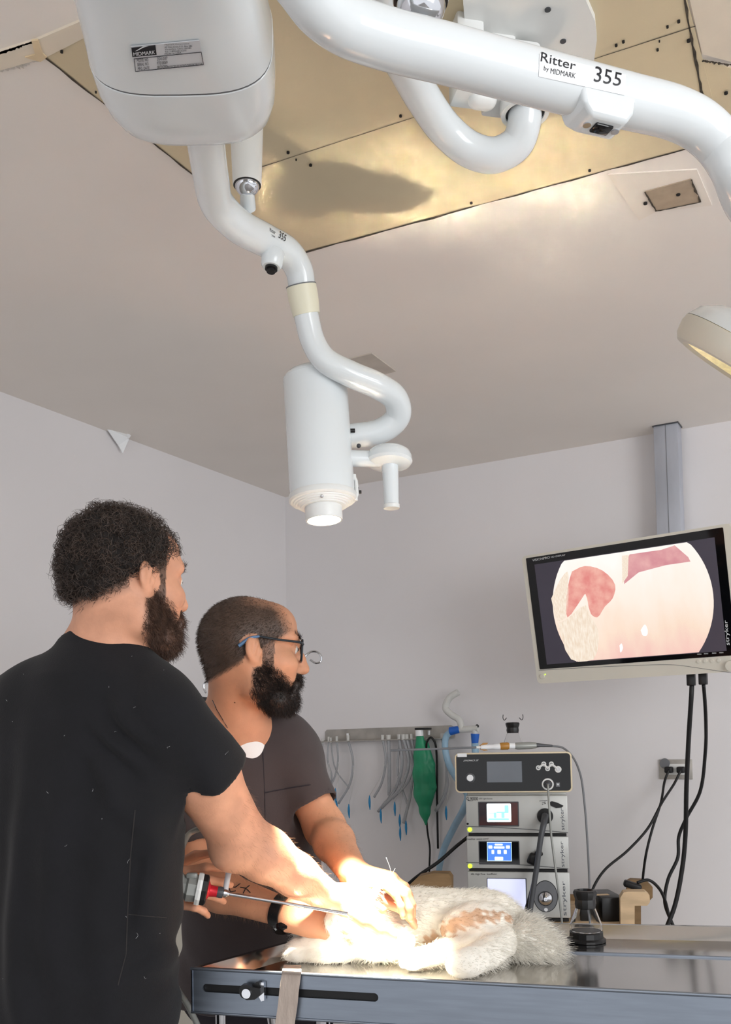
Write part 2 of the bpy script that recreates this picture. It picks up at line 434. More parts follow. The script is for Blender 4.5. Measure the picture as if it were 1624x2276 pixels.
# ------------------------------------------------------------------ smooth solids (signed distance fields meshed by surface nets)
class SDF:
    def __init__(s): s.p = []; s.disp = None
    def _push(s, fn, lo, hi, op, k): s.p.append((fn, np.asarray(lo, float), np.asarray(hi, float), op, k)); return s
    def ell(s, c, r, R=None, op='u', k=0.02):
        c = np.asarray(c, float); r = np.asarray([r] * 3 if np.isscalar(r) else r, float); R = np.eye(3) if R is None else R
        def fn(X, Y, Z):
            x, y, z = X - c[0], Y - c[1], Z - c[2]
            a = (R[0, 0] * x + R[1, 0] * y + R[2, 0] * z) / r[0]; b = (R[0, 1] * x + R[1, 1] * y + R[2, 1] * z) / r[1]; d = (R[0, 2] * x + R[1, 2] * y + R[2, 2] * z) / r[2]
            k0 = np.sqrt(a * a + b * b + d * d); k1 = np.sqrt((a / r[0]) ** 2 + (b / r[1]) ** 2 + (d / r[2]) ** 2)
            return np.where(k1 < 1e-6, -r.min(), k0 * (k0 - 1) / np.maximum(k1, 1e-6))
        e = np.sqrt(((R * r) ** 2).sum(1))
        return s._push(fn, c - e, c + e, op, k)
    def cone(s, a, b, ra, rb, op='u', k=0.02, flat=None):
        """round cone; flat=(axis, factor): thickness along axis is divided by factor"""
        a, b = np.asarray(a, float), np.asarray(b, float); ba = b - a; L2 = max(ba @ ba, 1e-12)
        if flat is not None: fa = nrm(flat[0]); ff = flat[1]
        def fn(X, Y, Z):
            x, y, z = X - a[0], Y - a[1], Z - a[2]
            t = np.clip((x * ba[0] + y * ba[1] + z * ba[2]) / L2, 0, 1)
            x, y, z = x - t * ba[0], y - t * ba[1], z - t * ba[2]
            q = x * x + y * y + z * z
            if flat is not None: q = q + (x * fa[0] + y * fa[1] + z * fa[2]) ** 2 * (ff * ff - 1)
            return np.sqrt(q) - (ra + (rb - ra) * t)
        m = max(ra, rb) * (1 if flat is None else max(1, 1 / flat[1]))
        return s._push(fn, np.minimum(a, b) - m, np.maximum(a, b) + m, op, k)
    def cutcone(s, pts, rad, p, n, k=0.02, kc=0.004):
        """a chain of round cones cut off flat by a plane: a sleeve"""
        q = SDF().chain(pts, rad, k=0.02); n = nrm(n); m = max(rad)
        def fn(X, Y, Z):
            f = None
            for c in q.p: d = c[0](X, Y, Z); f = d if f is None else np.minimum(f, d)
            return np.maximum(f, (X - p[0]) * n[0] + (Y - p[1]) * n[1] + (Z - p[2]) * n[2])
        return s._push(fn, np.min(pts, 0) - m, np.max(pts, 0) + m, 'u', k)
    def chain(s, pts, rad, op='u', k=0.02, flat=None):
        for i in range(len(pts) - 1): s.cone(pts[i], pts[i + 1], rad[i], rad[i + 1], op, k, flat)
        return s
    def plane(s, p, n, k=0.004):
        """keep the side of the plane that n points away from"""
        p = np.asarray(p, float); n = nrm(n)
        return s._push(lambda X, Y, Z: (X - p[0]) * n[0] + (Y - p[1]) * n[1] + (Z - p[2]) * n[2], [-9] * 3, [9] * 3, 'i', k)
    def field(s, fn, lo, hi, op, k): return s._push(fn, lo, hi, op, k)
    def ev(s, X, Y, Z, lo, hi):
        f = np.full(np.broadcast_shapes(X.shape, Y.shape, Z.shape), 1.0)
        for fn, l, h, op, k in s.p:
            if (l - k - 0.02 > hi).any() or (h + k + 0.02 < lo).any(): continue
            d = fn(X, Y, Z)
            if op == 'u': q = np.maximum(k - np.abs(f - d), 0) / k; f = np.minimum(f, d) - q * q * k / 4
            elif op == 's': d = -d; q = np.maximum(k - np.abs(f - d), 0) / k; f = np.maximum(f, d) + q * q * k / 4
            else: q = np.maximum(k - np.abs(f - d), 0) / k; f = np.maximum(f, d) + q * q * k / 4
        if s.disp is not None: f = f + s.disp(X, Y, Z)
        return f
    def mesh(s, h, B=20, relax=2):
        U_ = [p for p in s.p if p[3] == 'u']
        lo = np.min([p[1] for p in U_], 0) - 3 * h - 0.02; hi = np.max([p[2] for p in U_], 0) + 3 * h + 0.02
        N = np.ceil((hi - lo) / h).astype(int) + 1
        nb = -(-N // B); VK, VP, QF = [], [], []
        S1, S2 = int(N[0] + 2 * B), int(N[1] + 2 * B)
        key = lambda i, j, k: (i + 2) + S1 * ((j + 2) + S2 * (k + 2))
        for bi in range(nb[0]):
            for bj in range(nb[1]):
                for bk in range(nb[2]):
                    i0 = np.array([bi, bj, bk]) * B
                    bl = lo + (i0 - 1) * h; bh = lo + (i0 + B) * h
                    if not any(((p[1] - p[4] <= bh) & (p[2] + p[4] >= bl)).all() for p in U_): continue
                    ix = [np.arange(i0[a] - 1, i0[a] + B + 1) for a in range(3)]
                    X = (lo[0] + ix[0] * h)[:, None, None]; Y = (lo[1] + ix[1] * h)[None, :, None]; Z = (lo[2] + ix[2] * h)[None, None, :]
                    f = s.ev(X, Y, Z, bl, bh)
                    if f.min() > 0 or f.max() < 0: continue
                    n = B + 1; ins = f < 0
                    acc = np.zeros((n, n, n, 3)); cnt = np.zeros((n, n, n))
                    for ax in range(3):
                        sl0 = [slice(None)] * 3; sl1 = [slice(None)] * 3; sl0[ax] = slice(0, -1); sl1[ax] = slice(1, None)
                        a, b = f[tuple(sl0)], f[tuple(sl1)]; cr = (a < 0) != (b < 0)
                        t = np.where(cr, a / np.where(cr, a - b, 1), 0)
                        o1, o2 = [q for q in range(3) if q != ax]
                        for u in (0, 1):
                            for v in (0, 1):
                                sl = [slice(None)] * 3; sl[o1] = slice(u, u + n); sl[o2] = slice(v, v + n); sl = tuple(sl)
                                c = cr[sl]; cnt += c; acc[..., ax] += np.where(c, t[sl], 0); acc[..., o1] += c * u; acc[..., o2] += c * v
                    ci = np.argwhere(cnt > 0)
                    if len(ci) == 0: continue
                    g = ci + i0 - 1
                    VK.append(key(g[:, 0], g[:, 1], g[:, 2])); VP.append(lo + (g + acc[tuple(ci.T)] / cnt[tuple(ci.T)][:, None]) * h)
                    for ax in range(3):
                        o1, o2 = (ax + 1) % 3, (ax + 2) % 3
                        c0 = ins[1:-1, 1:-1, 1:-1]
                        sl = [slice(1, -1)] * 3; sl[ax] = slice(2, None); c1 = ins[tuple(sl)]
                        e = np.argwhere(c0 != c1)
                        if len(e) == 0: continue
                        st = c0[tuple(e.T)]; g = e + i0
                        def kk(d1, d2):
                            q = g.copy(); q[:, o1] += d1; q[:, o2] += d2; return key(q[:, 0], q[:, 1], q[:, 2])
                        Q = np.stack([kk(-1, -1), kk(0, -1), kk(0, 0), kk(-1, 0)], 1)
                        Q[~st] = Q[~st][:, ::-1]; QF.append(Q)
        VK = np.concatenate(VK); VP = np.concatenate(VP); QF = np.concatenate(QF)
        uk, ui = np.unique(VK, return_index=True); P = VP[ui]
        idx = np.searchsorted(uk, QF); ok = (idx < len(uk)).all(1); idx = np.minimum(idx, len(uk) - 1); ok &= (uk[idx] == QF).all(1); Fq = idx[ok]
        us = np.unique(Fq); rm = np.full(len(P), -1); rm[us] = np.arange(len(us)); P = P[us]; Fq = rm[Fq]
        for _ in range(relax):
            A = np.zeros_like(P); n_ = np.zeros(len(P))
            for a in range(4):
                i, j = Fq[:, a], Fq[:, (a + 1) % 4]
                np.add.at(A, i, P[j]); np.add.at(n_, i, 1); np.add.at(A, j, P[i]); np.add.at(n_, j, 1)
            P = P * 0.5 + 0.5 * A / np.maximum(n_, 1)[:, None]
        return P, Fq

def vnormals(P, Fq):
    a = P[Fq[:, 2]] - P[Fq[:, 0]]; b = P[Fq[:, 3]] - P[Fq[:, 1]]; n = np.cross(a, b)
    N = np.zeros_like(P)
    for i in range(4): np.add.at(N, Fq[:, i], n)
    return N / np.maximum(1e-12, np.linalg.norm(N, axis=1))[:, None], n

def strands(surf, n, length, width, lean, curl=0.0, turns=1.5, seg=5, keep=None, lenvar=0.4, rnd=0.35, seed=1, lenfn=None, sink=0.001):
    """many fine tapering hairs rooted on a surface; lean(P, N) gives the direction they lie down in"""
    P, Fq = surf; g = np.random.default_rng(seed)
    N, fn = vnormals(P, Fq); ar = np.linalg.norm(fn, axis=1); c = P[Fq].mean(1)
    if keep is not None: ar = ar * keep(c)
    fi = g.choice(len(Fq), n, p=ar / ar.sum())
    u, v = g.random((n, 1)), g.random((n, 1)); q = P[Fq[fi]]
    root = (1 - u) * (1 - v) * q[:, 0] + u * (1 - v) * q[:, 1] + u * v * q[:, 2] + (1 - u) * v * q[:, 3]
    nn = N[Fq[fi]].mean(1); nn /= np.maximum(1e-9, np.linalg.norm(nn, axis=1))[:, None]
    ln = lean(root, nn); L = length * (1 + lenvar * (g.random(n) * 2 - 1))
    if lenfn is not None: L = L * lenfn(root)
    d = nn + ln + rnd * g.normal(size=(n, 3)); d /= np.linalg.norm(d, axis=1)[:, None]
    e1 = np.cross(d, nn + 0.3 * g.normal(size=(n, 3))); e1 /= np.maximum(1e-9, np.linalg.norm(e1, axis=1))[:, None]; e2 = np.cross(d, e1)
    ph = g.random(n) * 6.28; sg = np.where(g.random(n) < 0.5, 1, -1); T = turns * (0.6 + 0.8 * g.random(n)) * 6.28
    rings = []
    for i in range(seg + 1):
        t = i / seg; a = ph + sg * T * t; cr = curl * min(1, t * 2)
        p = root - nn * sink + d * (L * t)[:, None] + ln * (L * 0.35 * t * t)[:, None] + cr * ((np.cos(a) - np.cos(ph))[:, None] * e1 + (np.sin(a) - np.sin(ph))[:, None] * e2)
        w = width * (1 - 0.8 * t)
        rings.append(np.stack([p + w * (math.cos(k * 2.0944) * e1 + math.sin(k * 2.0944) * e2) for k in range(3)], 1))
    V = np.stack(rings, 1).reshape(-1, 3)
    base = (np.arange(n) * (seg + 1) * 3)[:, None, None, None]
    i = np.arange(seg)[None, :, None, None] * 3; k = np.arange(3)[None, None, :, None]
    k2 = (k + 1) % 3
    Fo = np.concatenate([base + i + k, base + i + k2, base + i + 3 + k2, base + i + 3 + k], 3).reshape(-1, 4)
    return V, Fo

# ------------------------------------------------------------------ anatomy
def head_sdf(S, O, R, s=1.0):
    """head facing local +x, left +y, up +z"""
    p = lambda x, y, z: O + R @ (np.array([x, y, z]) * s)
    e = lambda c, r, op='u', k=0.02, Q=None: S.ell(p(*c), np.array(r) * s, R if Q is None else R @ Q, op, k * s)
    c = lambda a, b, ra, rb, op='u', k=0.02, fl=None: S.cone(p(*a), p(*b), ra * s, rb * s, op, k * s, fl)
    e((-0.012, 0, 0.036), (0.097, 0.0765, 0.084)); e((-0.045, 0, 0.01), (0.06, 0.068, 0.07), k=0.03)
    e((0.04, 0, -0.03), (0.058, 0.06, 0.08), k=0.03); e((0.05, 0, 0.06), (0.045, 0.058, 0.045), k=0.03)
    for y in (1, -1):
        c((-0.012, 0.058 * y, -0.035), (0.005, 0.054 * y, -0.082), 0.022, 0.02, k=0.03)
        c((0.005, 0.052 * y, -0.082), (0.074, 0.016 * y, -0.1), 0.019, 0.018, k=0.03)
        e((0.064, 0.042 * y, -0.022), (0.03, 0.024, 0.022), k=0.03)
        c((0.089, 0.012 * y, 0.03), (0.076, 0.05 * y, 0.033), 0.0125, 0.011, k=0.02)
        S.ell(p(0.1, 0.033 * y, 0.01), np.array([0.02, 0.021, 0.014]) * s, R, 's', 0.014 * s)
        S.ell(p(0.0805, 0.0325 * y, 0.011), 0.0145 * s, None, 'u', 0.006 * s)
        c((0.104, 0.0105 * y, -0.031), (0.098, 0.014 * y, -0.033), 0.0085, 0.008, k=0.008)
    e((0.078, 0, -0.105), (0.02, 0.024, 0.018), k=0.02)
    e((0.08, 0, -0.06), (0.024, 0.034, 0.03), k=0.02)
    S.chain([p(0.094, 0, 0.024), p(0.108, 0, -0.004), p(0.1205, 0, -0.027)], [0.009 * s, 0.0105 * s, 0.0125 * s], k=0.014 * s)
    c((0.1, 0.02, -0.062), (0.1, -0.02, -0.062), 0.006, 0.006, k=0.008); c((0.104, 0.01, -0.06), (0.104, -0.01, -0.06), 0.006, 0.006, k=0.006)
    c((0.1, 0.015, -0.073), (0.1, -0.015, -0.073), 0.0075, 0.0075, k=0.008)
    S.cone(p(0.115, 0.022, -0.0675), p(0.115, -0.022, -0.0675), 0.004 * s, 0.004 * s, 's', 0.004 * s)
    for y in (1, -1):
        Q = rz(-0.5 * y) @ ry(-0.18)
        e((-0.012, 0.083 * y, -0.001), (0.0195, 0.0075, 0.027), k=0.007, Q=Q)
        e((-0.006, 0.078 * y, -0.024), (0.01, 0.007, 0.0095), k=0.008)
        S.ell(p(-0.0045, 0.0915 * y, 0.0), np.array([0.0115, 0.007, 0.018]) * s, R @ Q, 's', 0.006 * s)
        e((0.0055, 0.079 * y, -0.006), (0.005, 0.005, 0.007), k=0.006)
        S.cone(p(-0.004, 0.0865 * y, 0.012), p(-0.009, 0.0865 * y, -0.012), 0.0035 * s, 0.003 * s, 'u', 0.005 * s)
    return p

def hand_sdf(S, O, X, Zb, thumb=1, curl=(0.35, 0.4, 0.45, 0.5), s=1.0, spread=0.12, tcurl=0.3, tout=0.75):
    """O wrist, X towards the fingers, Zb back of the hand, thumb = +1 when the thumb is on the local +y side"""
    X = nrm(X); Zb = nrm(np.asarray(Zb) - X * np.dot(Zb, X)); Y = np.cross(Zb, X) * thumb
    p = lambda x, y, z: O + (X * x + Y * y + Zb * z) * s
    for y, L in ((0.029, 0.086), (0.01, 0.09), (-0.01, 0.087), (-0.028, 0.08)):
        S.cone(p(0.0, y * 0.62, 0), p(L, y, 0.002), 0.0165 * s, 0.0125 * s, 'u', 0.016 * s)
    S.ell(p(0.045, 0, -0.006), np.array([0.045, 0.034, 0.017]) * s, np.stack([X, Y, Zb], 1), 'u', 0.015 * s)
    S.ell(p(0.032, 0.03, -0.012), np.array([0.032, 0.015, 0.015]) * s, np.stack([nrm(X + 0.5 * Y), nrm(Y - 0.5 * X), Zb], 1), 'u', 0.012 * s)
    for i, (y, L, lens) in enumerate(((0.031, 0.088, (0.042, 0.026, 0.021)), (0.0105, 0.092, (0.046, 0.03, 0.022)), (-0.0105, 0.089, (0.043, 0.028, 0.022)), (-0.0305, 0.08, (0.034, 0.021, 0.02)))):
        a = p(L, y, 0.002); ang = 0.0; dy = spread * (1.2 - 0.8 * i) ; r = 0.0098 - 0.0006 * abs(i - 1)
        for j, ll in enumerate(lens):
            ang += curl[i] * (0.8, 1.2, 0.7)[j]
            d = X * math.cos(ang) * math.cos(dy) + Y * math.sin(dy) - Zb * math.sin(ang) * math.cos(dy)
            b = a + d * ll * s; r2 = r * 0.9
            S.cone(a, b, r * s, r2 * s, 'u', 0.005 * s); a, r = b, r2
    a = p(0.022, 0.032, -0.012); r = 0.0125
    for j, ll in enumerate((0.042, 0.032, 0.026)):
        an = tout - tcurl * j; d = X * math.cos(an) + Y * math.sin(an) - Zb * (0.25 + 0.12 * j); d = nrm(d)
        b = a + d * ll * s; S.cone(a, b, r * s, r * 0.88 * s, 'u', 0.007 * s); a, r = b, r * 0.88
    return p
def clap(*a): return np.array(a, float)
# ------------------------------------------------------------------ surgical lamp over the patient
def path(l, n=8): return spline([W(*p) for p in l], n)
LA = thing('surgical_lamp', 'white cylindrical surgical lamp, lit, hanging on a bent arm from the rounded box', 'lamp', Pz(548, 405, ZC))
def loft(rings, cx, cz, e=3.2, n=48, cap0=True, cap1=True):
    mb = MB(); V = []; a = np.linspace(0, 2 * np.pi, n, endpoint=False)
    for (y, hw, hh, dx) in rings:
        c, s = np.cos(a), np.sin(a)
        V.append(np.stack([cx + dx + hw * np.sign(c) * np.abs(c) ** (2 / e), np.full(n, y), cz + hh * np.sign(s) * np.abs(s) ** (2 / e)], 1))
    k = len(rings)
    f = [(i * n + j, i * n + (j + 1) % n, (i + 1) * n + (j + 1) % n, (i + 1) * n + j) for i in range(k - 1) for j in range(n)]
    if cap0: f.append(tuple(range(n))[::-1])
    if cap1: f.append(tuple(range((k - 1) * n, k * n)))
    f = [q[::-1] for q in f]
    return mb.add(np.concatenate(V), f)
BX, BZ = -0.219, 2.277
box = obj('balance_housing', loft([(0.62, 0.09, 0.066, 0.006), (0.66, 0.1, 0.074, 0.006), (1.0, 0.103, 0.0765, 0.006), (1.1, 0.112, 0.0765, 0.003), (1.131, 0.1155, 0.0765, 0.002), (1.133, 0.1135, 0.0745, 0.002)], BX, BZ), 'white', LA)
obj('end_cover', loft([(1.1335, 0.1145, 0.0755, 0.002), (1.135, 0.116, 0.077, 0.002), (1.18, 0.1165, 0.077, 0), (1.215, 0.113, 0.074, 0), (1.24, 0.106, 0.069, 0), (1.258, 0.096, 0.06, 0), (1.268, 0.08, 0.045, 0), (1.271, 0.06, 0.03, 0)], BX, BZ), 'white', LA)
obj('seam', loft([(1.1325, 0.1152, 0.0762, 0.002), (1.134, 0.1152, 0.0762, 0.002)], BX, BZ), 'seam', LA)
zl = BZ - 0.0782
lab = obj('rating_label', MB().prism([Pz(x, y, zl) for x, y in ((290, 104), (443, 90), (455, 147), (304, 161))], (0, 0, 0.0008)), 'paper', LA, smooth=0)
def quadtext(s, q, fn, mb):
    """lettering stretched over four photo points (left-bottom, right-bottom, right-top, left-top) on a surface"""
    V, Fs, _ = text2d(s); q = np.array(q, float)
    u, v = V[:, 0:1], V[:, 1:2]
    P = (1 - u) * (1 - v) * q[0] + u * (1 - v) * q[1] + u * v * q[2] + (1 - u) * v * q[3]
    return mb.add(np.array([fn(*p) for p in P]), Fs)
zt = zl - 0.0006
fl = lambda x, y: Pz(x, y, zt)
mb = MB(); mb.prism([fl(x, y) for x, y in ((292, 107), (345, 101), (348, 122), (294, 127))], (0, 0, 0.0004)); obj('logo_block', mb, 'ink', lab, smooth=0)
fl2 = lambda x, y: Pz(x, y, zt - 0.0004)
mb = MB(); quadtext('MIDMARK', ((297, 125), (345, 120), (344, 112), (296, 117)), fl2, mb)
mb.add([fl2(300, 114), fl2(318, 103), fl2(331, 102), fl2(318, 106), fl2(305, 113)], [(0, 1, 2, 3, 4)]); obj('logo_lettering', mb, 'ink_white', lab, smooth=0)
mb = MB()
for i in range(5):
    y = 98 + i * 5.0; quadtext(['Midmark Corporation', '60 Vista Drive P.O. Box 286', 'Versailles, Ohio 45380', 'Tel. 1-800-643-6275', 'Made in USA'][i], ((366, y + 4), (400 + [20, 27, 25, 14, 3][i], y + 1), (400 + [20, 27, 25, 14, 3][i], y - 2.6), (366, y + 0.4)), fl, mb)
for i, (s, t) in enumerate((('MODEL NO.', '354-037'), ('SERIAL NO.', 'P7018069'), ('MFG. DATE', '08/20/2001'))):
    y = 133 + i * 9.2; quadtext(s, ((304 + i, y + 5), (330 + i, y + 3), (330 + i, y - 4), (304 + i, y - 2)), fl, mb); quadtext(t, ((349, y + 2), (372, y), (372, y - 7), (349, y - 5)), fl, mb)
quadtext('PROTECTED BY PATENTS MADE IN THE U.S.A.', ((372, 152), (450, 144), (449, 139), (371, 147)), fl, mb)
for a, b in (((298, 131), (447, 116)), ((301, 159), (452, 144)), ((298, 131), (301, 159)), ((447, 116), (452, 144))):
    A, B = fl(*a), fl(*b); mb.ribbon([A, B], np.cross(nrm(B - A), [0, 0, 1]), 0.0006, 0.0003)
obj('lettering', mb, 'ink', lab, smooth=0)

armA = path([(446, 200, 1.17), (454, 290, 1.295), (468, 390, 1.41), (484, 455, 1.49), (530, 502, 1.54), (590, 535, 1.595), (640, 563, 1.635), (664, 600, 1.655), (672, 650, 1.668)], 10)
obj('upper_arm', MB().tube(armA, [0.0275, 0.0275, 0.028, 0.0275, 0.0255, 0.0242], 24), 'white', LA, smooth=60)
lowA = path([(673, 655, 1.669), (682, 708, 1.68), (696, 760, 1.69), (722, 800, 1.697), (780, 832, 1.712), (840, 858, 1.735), (878, 886, 1.762), (884, 925, 1.788), (848, 957, 1.8), (765, 972, 1.797)], 10)
obj('lower_arm', MB().tube(lowA, [0.0225, 0.0225, 0.024, 0.0245, 0.0238], 24), 'white', LA, smooth=60)
sl = path([(669, 635, 1.664), (675, 668, 1.672), (681, 700, 1.679)], 4)
obj('sleeve', MB().tube(sl, [0.0272, 0.0276, 0.0265, 0.0245], 28), 'ivory', LA, smooth=60)
tdir = nrm(sl[-1] - sl[0])
obj('sleeve_ring', MB().lathe([(0.025, -0.001), (0.0276, -0.001), (0.0276, 0.001), (0.025, 0.001)], sl[0], tdir, 28, closed=True), 'seam', LA)
bA = W(549, 408, 1.52)
obj('ball_joint', MB().sph(bA, 0.0212, n=28), 'chrome', LA, smooth=180)
obj('ball_neck', MB().tube([bA - np.array([0, 0, 0.012]), W(551, 462, 1.55)], [0.0115, 0.0135], 16), 'white', LA)
top = np.array([bA[0], bA[1], ZC])
obj('drop_tube', MB().lathe([(0.0175, -0.003), (0.0225, -0.003), (0.0238, 0.0), (0.027, 0.08), (0.029, ZC - bA[2]), (0.0, ZC - bA[2]), (0.0, 0.02), (0.0175, 0.018)], bA, n=32), 'white_plastic', LA, smooth=50)
obj('socket_rim', MB().lathe([(0.0205, -0.0038), (0.0228, -0.0038), (0.0228, -0.0018), (0.0205, -0.0018)], bA, n=32, closed=True), 'black', LA)
# small sensor under the arm and lettering on it
s0 = W(605, 575, 1.597)
sen = obj('sensor_housing', MB().lathe([(0.0, 0.012), (0.02, 0.012), (0.0185, -0.012), (0.015, -0.017), (0.0, -0.017)], s0, (0.1, 0.12, 1), 20), 'white', LA)
obj('sensor_button', MB().lathe([(0, -0.0165), (0.011, -0.0165), (0.011, -0.021), (0.0075, -0.021), (0.0075, -0.026), (0, -0.026)], s0, (0.1, 0.12, 1), 16), 'black', sen)
def cyl_hit(px, py, A, t, r):
    v = nrm(ray(px, py)); o = CAM - A; vd = v - t * np.dot(v, t); od = o - t * np.dot(o, t)
    a, b, c = vd @ vd, 2 * vd @ od, od @ od - r * r; D = b * b - 4 * a * c
    return CAM + v * ((-b - math.sqrt(max(D, 0))) / (2 * a))
tA = nrm(armA[62] - armA[45])
mb = MB(); q = lambda x, y: cyl_hit(x, y, armA[52], tA, 0.0283)
for s, qd in (('Ritter', ((599, 514), (612, 521), (613, 513), (600, 506))), ('by MIDMARK', ((598, 524), (611, 530), (612, 525), (599, 519))), ('355', ((619, 528), (634, 537), (637, 523), (622, 513)))): quadtext(s, qd, q, mb)
obj('arm_lettering', mb, 'ink', LA, smooth=0)
# lamp head
HS = 0.905                                   # head scale: a 121 mm cylinder
hs_ = lambda pr: [(a * HS, b * HS) for a, b in pr]
hT, hB = W(699, 832, 1.77), W(717, 1108, 1.752)
ax = nrm(hB - hT); HL = np.linalg.norm(hB - hT)
head = obj('lamp_head', MB().lathe(hs_([(0, -0.002), (0.045, -0.002), (0.06, 0.002), (0.066, 0.009), (0.0672, 0.012), (0.0672, 0.014), (0.0665, 0.0145), (0.0672, 0.015), (0.0675, (HL - 0.004) / HS), (0, (HL - 0.004) / HS)]), hT, ax, 48), 'white', LA)
obj('flange', MB().lathe(hs_([(0.0, -0.008), (0.069, -0.008), (0.0705, -0.005), (0.0705, 0.004), (0.067, 0.0075), (0.062, 0.0075), (0.0615, 0.0105), (0.0575, 0.0105), (0.057, 0.0135), (0.053, 0.0135), (0.0525, 0.0165), (0.048, 0.0165), (0.0475, 0.0195), (0.0, 0.0195)]), hB, ax, 56), 'white_plastic', LA, smooth=30)
obj('nozzle', MB().lathe(hs_([(0, 0.018), (0.0385, 0.018), (0.0385, 0.045), (0.0375, 0.0475), (0.0345, 0.0475), (0.0345, 0.044), (0, 0.044)]), hB, ax, 40), 'white_plastic', LA, smooth=30)
obj('lens', MB().lathe(hs_([(0, 0.0442), (0.0344, 0.0442), (0.0344, 0.0466), (0, 0.0466)]), hB, ax, 40), 'lens_on', LA)
fx = frame_z(ax)
front = nrm(np.array([0, -1, 0]) - ax * np.dot(np.array([0, -1, 0]), ax)); side = np.cross(front, ax); side = side if side[0] > 0 else -side
obj('screw', MB().sph(hB + (front * 0.055 + ax * 0.0135) * HS, 0.0037, n=10), 'chrome', LA, smooth=180)
for (s_, z_, r_) in ((0.0705, 0.125, 0.004), (0.07, 0.252, 0.0035), (0.075, 0.259, 0.0035)):
    p = hT + (ax * z_ + nrm(side - 0.15 * front) * s_) * HS
    obj('knob', MB().lathe([(0, -0.006), (r_, -0.006), (r_, 0.006), (0, 0.006)], p, nrm(side - 0.15 * front), 12), 'black', LA)
obj('side_clip', MB().tube([hT + (ax * (0.225 + 0.007 * i) + side * (0.0685 + (0.003 if 1 < i < 7 else 0))) * HS for i in range(9)], 0.0035, 8), 'white_plastic', LA)
obj('collar_screw', MB().sph(W(797, 991, 1.778), 0.0045, n=10), 'grey_dark', LA, smooth=180)
# steering handle beside the head
hc = W(865, 1018, 1.77)
obj('handle_bracket', MB().tube([hT + (ax * 0.188 + side * 0.05) * HS, hc + np.array([-0.018, 0, -0.002])], [0.0158, 0.015], 20), 'white', LA)
obj('handle_disc', MB().lathe(hs_([(0, 0.02), (0.022, 0.0195), (0.038, 0.0165), (0.0445, 0.011), (0.0475, 0.002), (0.0485, -0.008), (0.0445, -0.0135), (0.03, -0.0175), (0, -0.018)]), hc, nrm([0.02, 0.12, 1]), 40), 'white', LA)
obj('handle', MB().tube([hc + np.array([0.001, 0, -0.011]), hc + np.array([0.0022, -0.0036, -0.0905])], [0.0158, 0.0145, 0.014, 0.014], 24), 'white', LA)
obj('handle_tip', MB().tube([hc + np.array([0.0022, -0.0036, -0.0905]), hc + np.array([0.0023, -0.0036, -0.098])], [0.0152, 0.0152], 24), 'white_plastic', LA)
sp = lamp('lamp_beam', 'SPOT', hB + ax * 0.05, (-0.025, 1.79, 0.97), 520, (1.0, 0.92, 0.72), spot_size=R_(25), spot_blend=0.5, shadow_soft_size=0.03)

# ------------------------------------------------------------------ second lamp, crossing the top of the picture
LB = thing('surgical_lamp', 'white surgical lamp whose thick lettered arm crosses the top, its round head at right edge', 'lamp', Pz(1190, 120, ZC))
ptsB = [Pz(600, -130, 2.13), Pz(668, -45, 2.11), Pz(712, 12, 2.1), Pz(765, 52, 2.1), Pz(850, 84, 2.1), Pz(1000, 122, 2.1), Pz(1200, 175, 2.1), Pz(1400, 226, 2.1), Pz(1500, 252, 2.1), Pz(1560, 283, 2.093), Pz(1602, 325, 2.075), Pz(1630, 372, 2.05), Pz(1660, 450, 2.03), Pz(1800, 560, 2.05)]
lc = W(1676, 792, 1.75); tgt = W(850, 2060, 1.85); ln = nrm(clap(-0.62, 0.5, -0.9))
ptsB += [np.array([1.02, 1.55, 2.16]), lc - ln * 0.13 + np.array([0.1, 0, 0.02]), lc - ln * 0.04]
armB = spline(ptsB, 10)
obj('lamp_arm', MB().tube(armB, [0.0275, 0.0275, 0.0275, 0.0265, 0.025, 0.025], 28), 'white', LB, smooth=60)
hB_ = loft([(0.3, 0.09, 0.07, 0), (0.35, 0.1, 0.076, 0), (0.7, 0.11, 0.077, 0), (0.78, 0.09, 0.06, 0), (0.8, 0.06, 0.03, 0)], ptsB[0][0] - 0.01, 2.2)
obj('balance_housing', hB_, 'white', LB)
bB = W(935, 10, 0.965)
obj('ball_joint', MB().sph(bB, 0.0265, n=32), 'chrome', LB, smooth=180)
obj('ball_neck', MB().tube([bB - np.array([0, 0, 0.018]), np.array([bB[0] + 0.005, bB[1] + 0.002, 2.115])], [0.012, 0.0135, 0.016], 20), 'white', LB)
obj('socket_rim', MB().lathe([(0.0262, 0.002), (0.029, 0.002), (0.029, 0.006), (0.0262, 0.006)], bB, n=32, closed=True), 'black', LB)
obj('socket', MB().lathe([(0.0268, 0.005), (0.03, 0.005), (0.031, 0.03), (0.03, 0.14), (0, 0.14), (0, 0.03), (0.0268, 0.028)], bB, n=32), 'white_plastic', LB)
ub = [(1166, 225, 1.36), (1164, 275, 1.37), (1148, 318, 1.385), (1100, 345, 1.395), (1045, 333, 1.395), (990, 288, 1.375), (938, 214, 1.32), (897, 140, 1.25), (852, 60, 1.165)]
up_ = [W(*p) for p in ub] + [np.array([0.03, 1.07, 2.295]), np.array([bB[0], bB[1] + 0.01, 2.31])]
obj('swivel_tube', MB().tube(spline(up_, 10), 0.0252, 28), 'white', LB, smooth=60)
pc = W(1166, 238, 1.36)
obj('swivel_socket', MB().lathe([(0.029, -0.012), (0.0355, -0.012), (0.037, -0.005), (0.037, 0.05), (0.029, 0.05)], pc, n=32, closed=True), 'white_plastic', LB, smooth=50)
obj('socket_shadow_ring', MB().lathe([(0.0254, -0.009), (0.0291, -0.009), (0.0291, 0.03), (0.0254, 0.03)], pc, n=32, closed=True), 'black', LB)
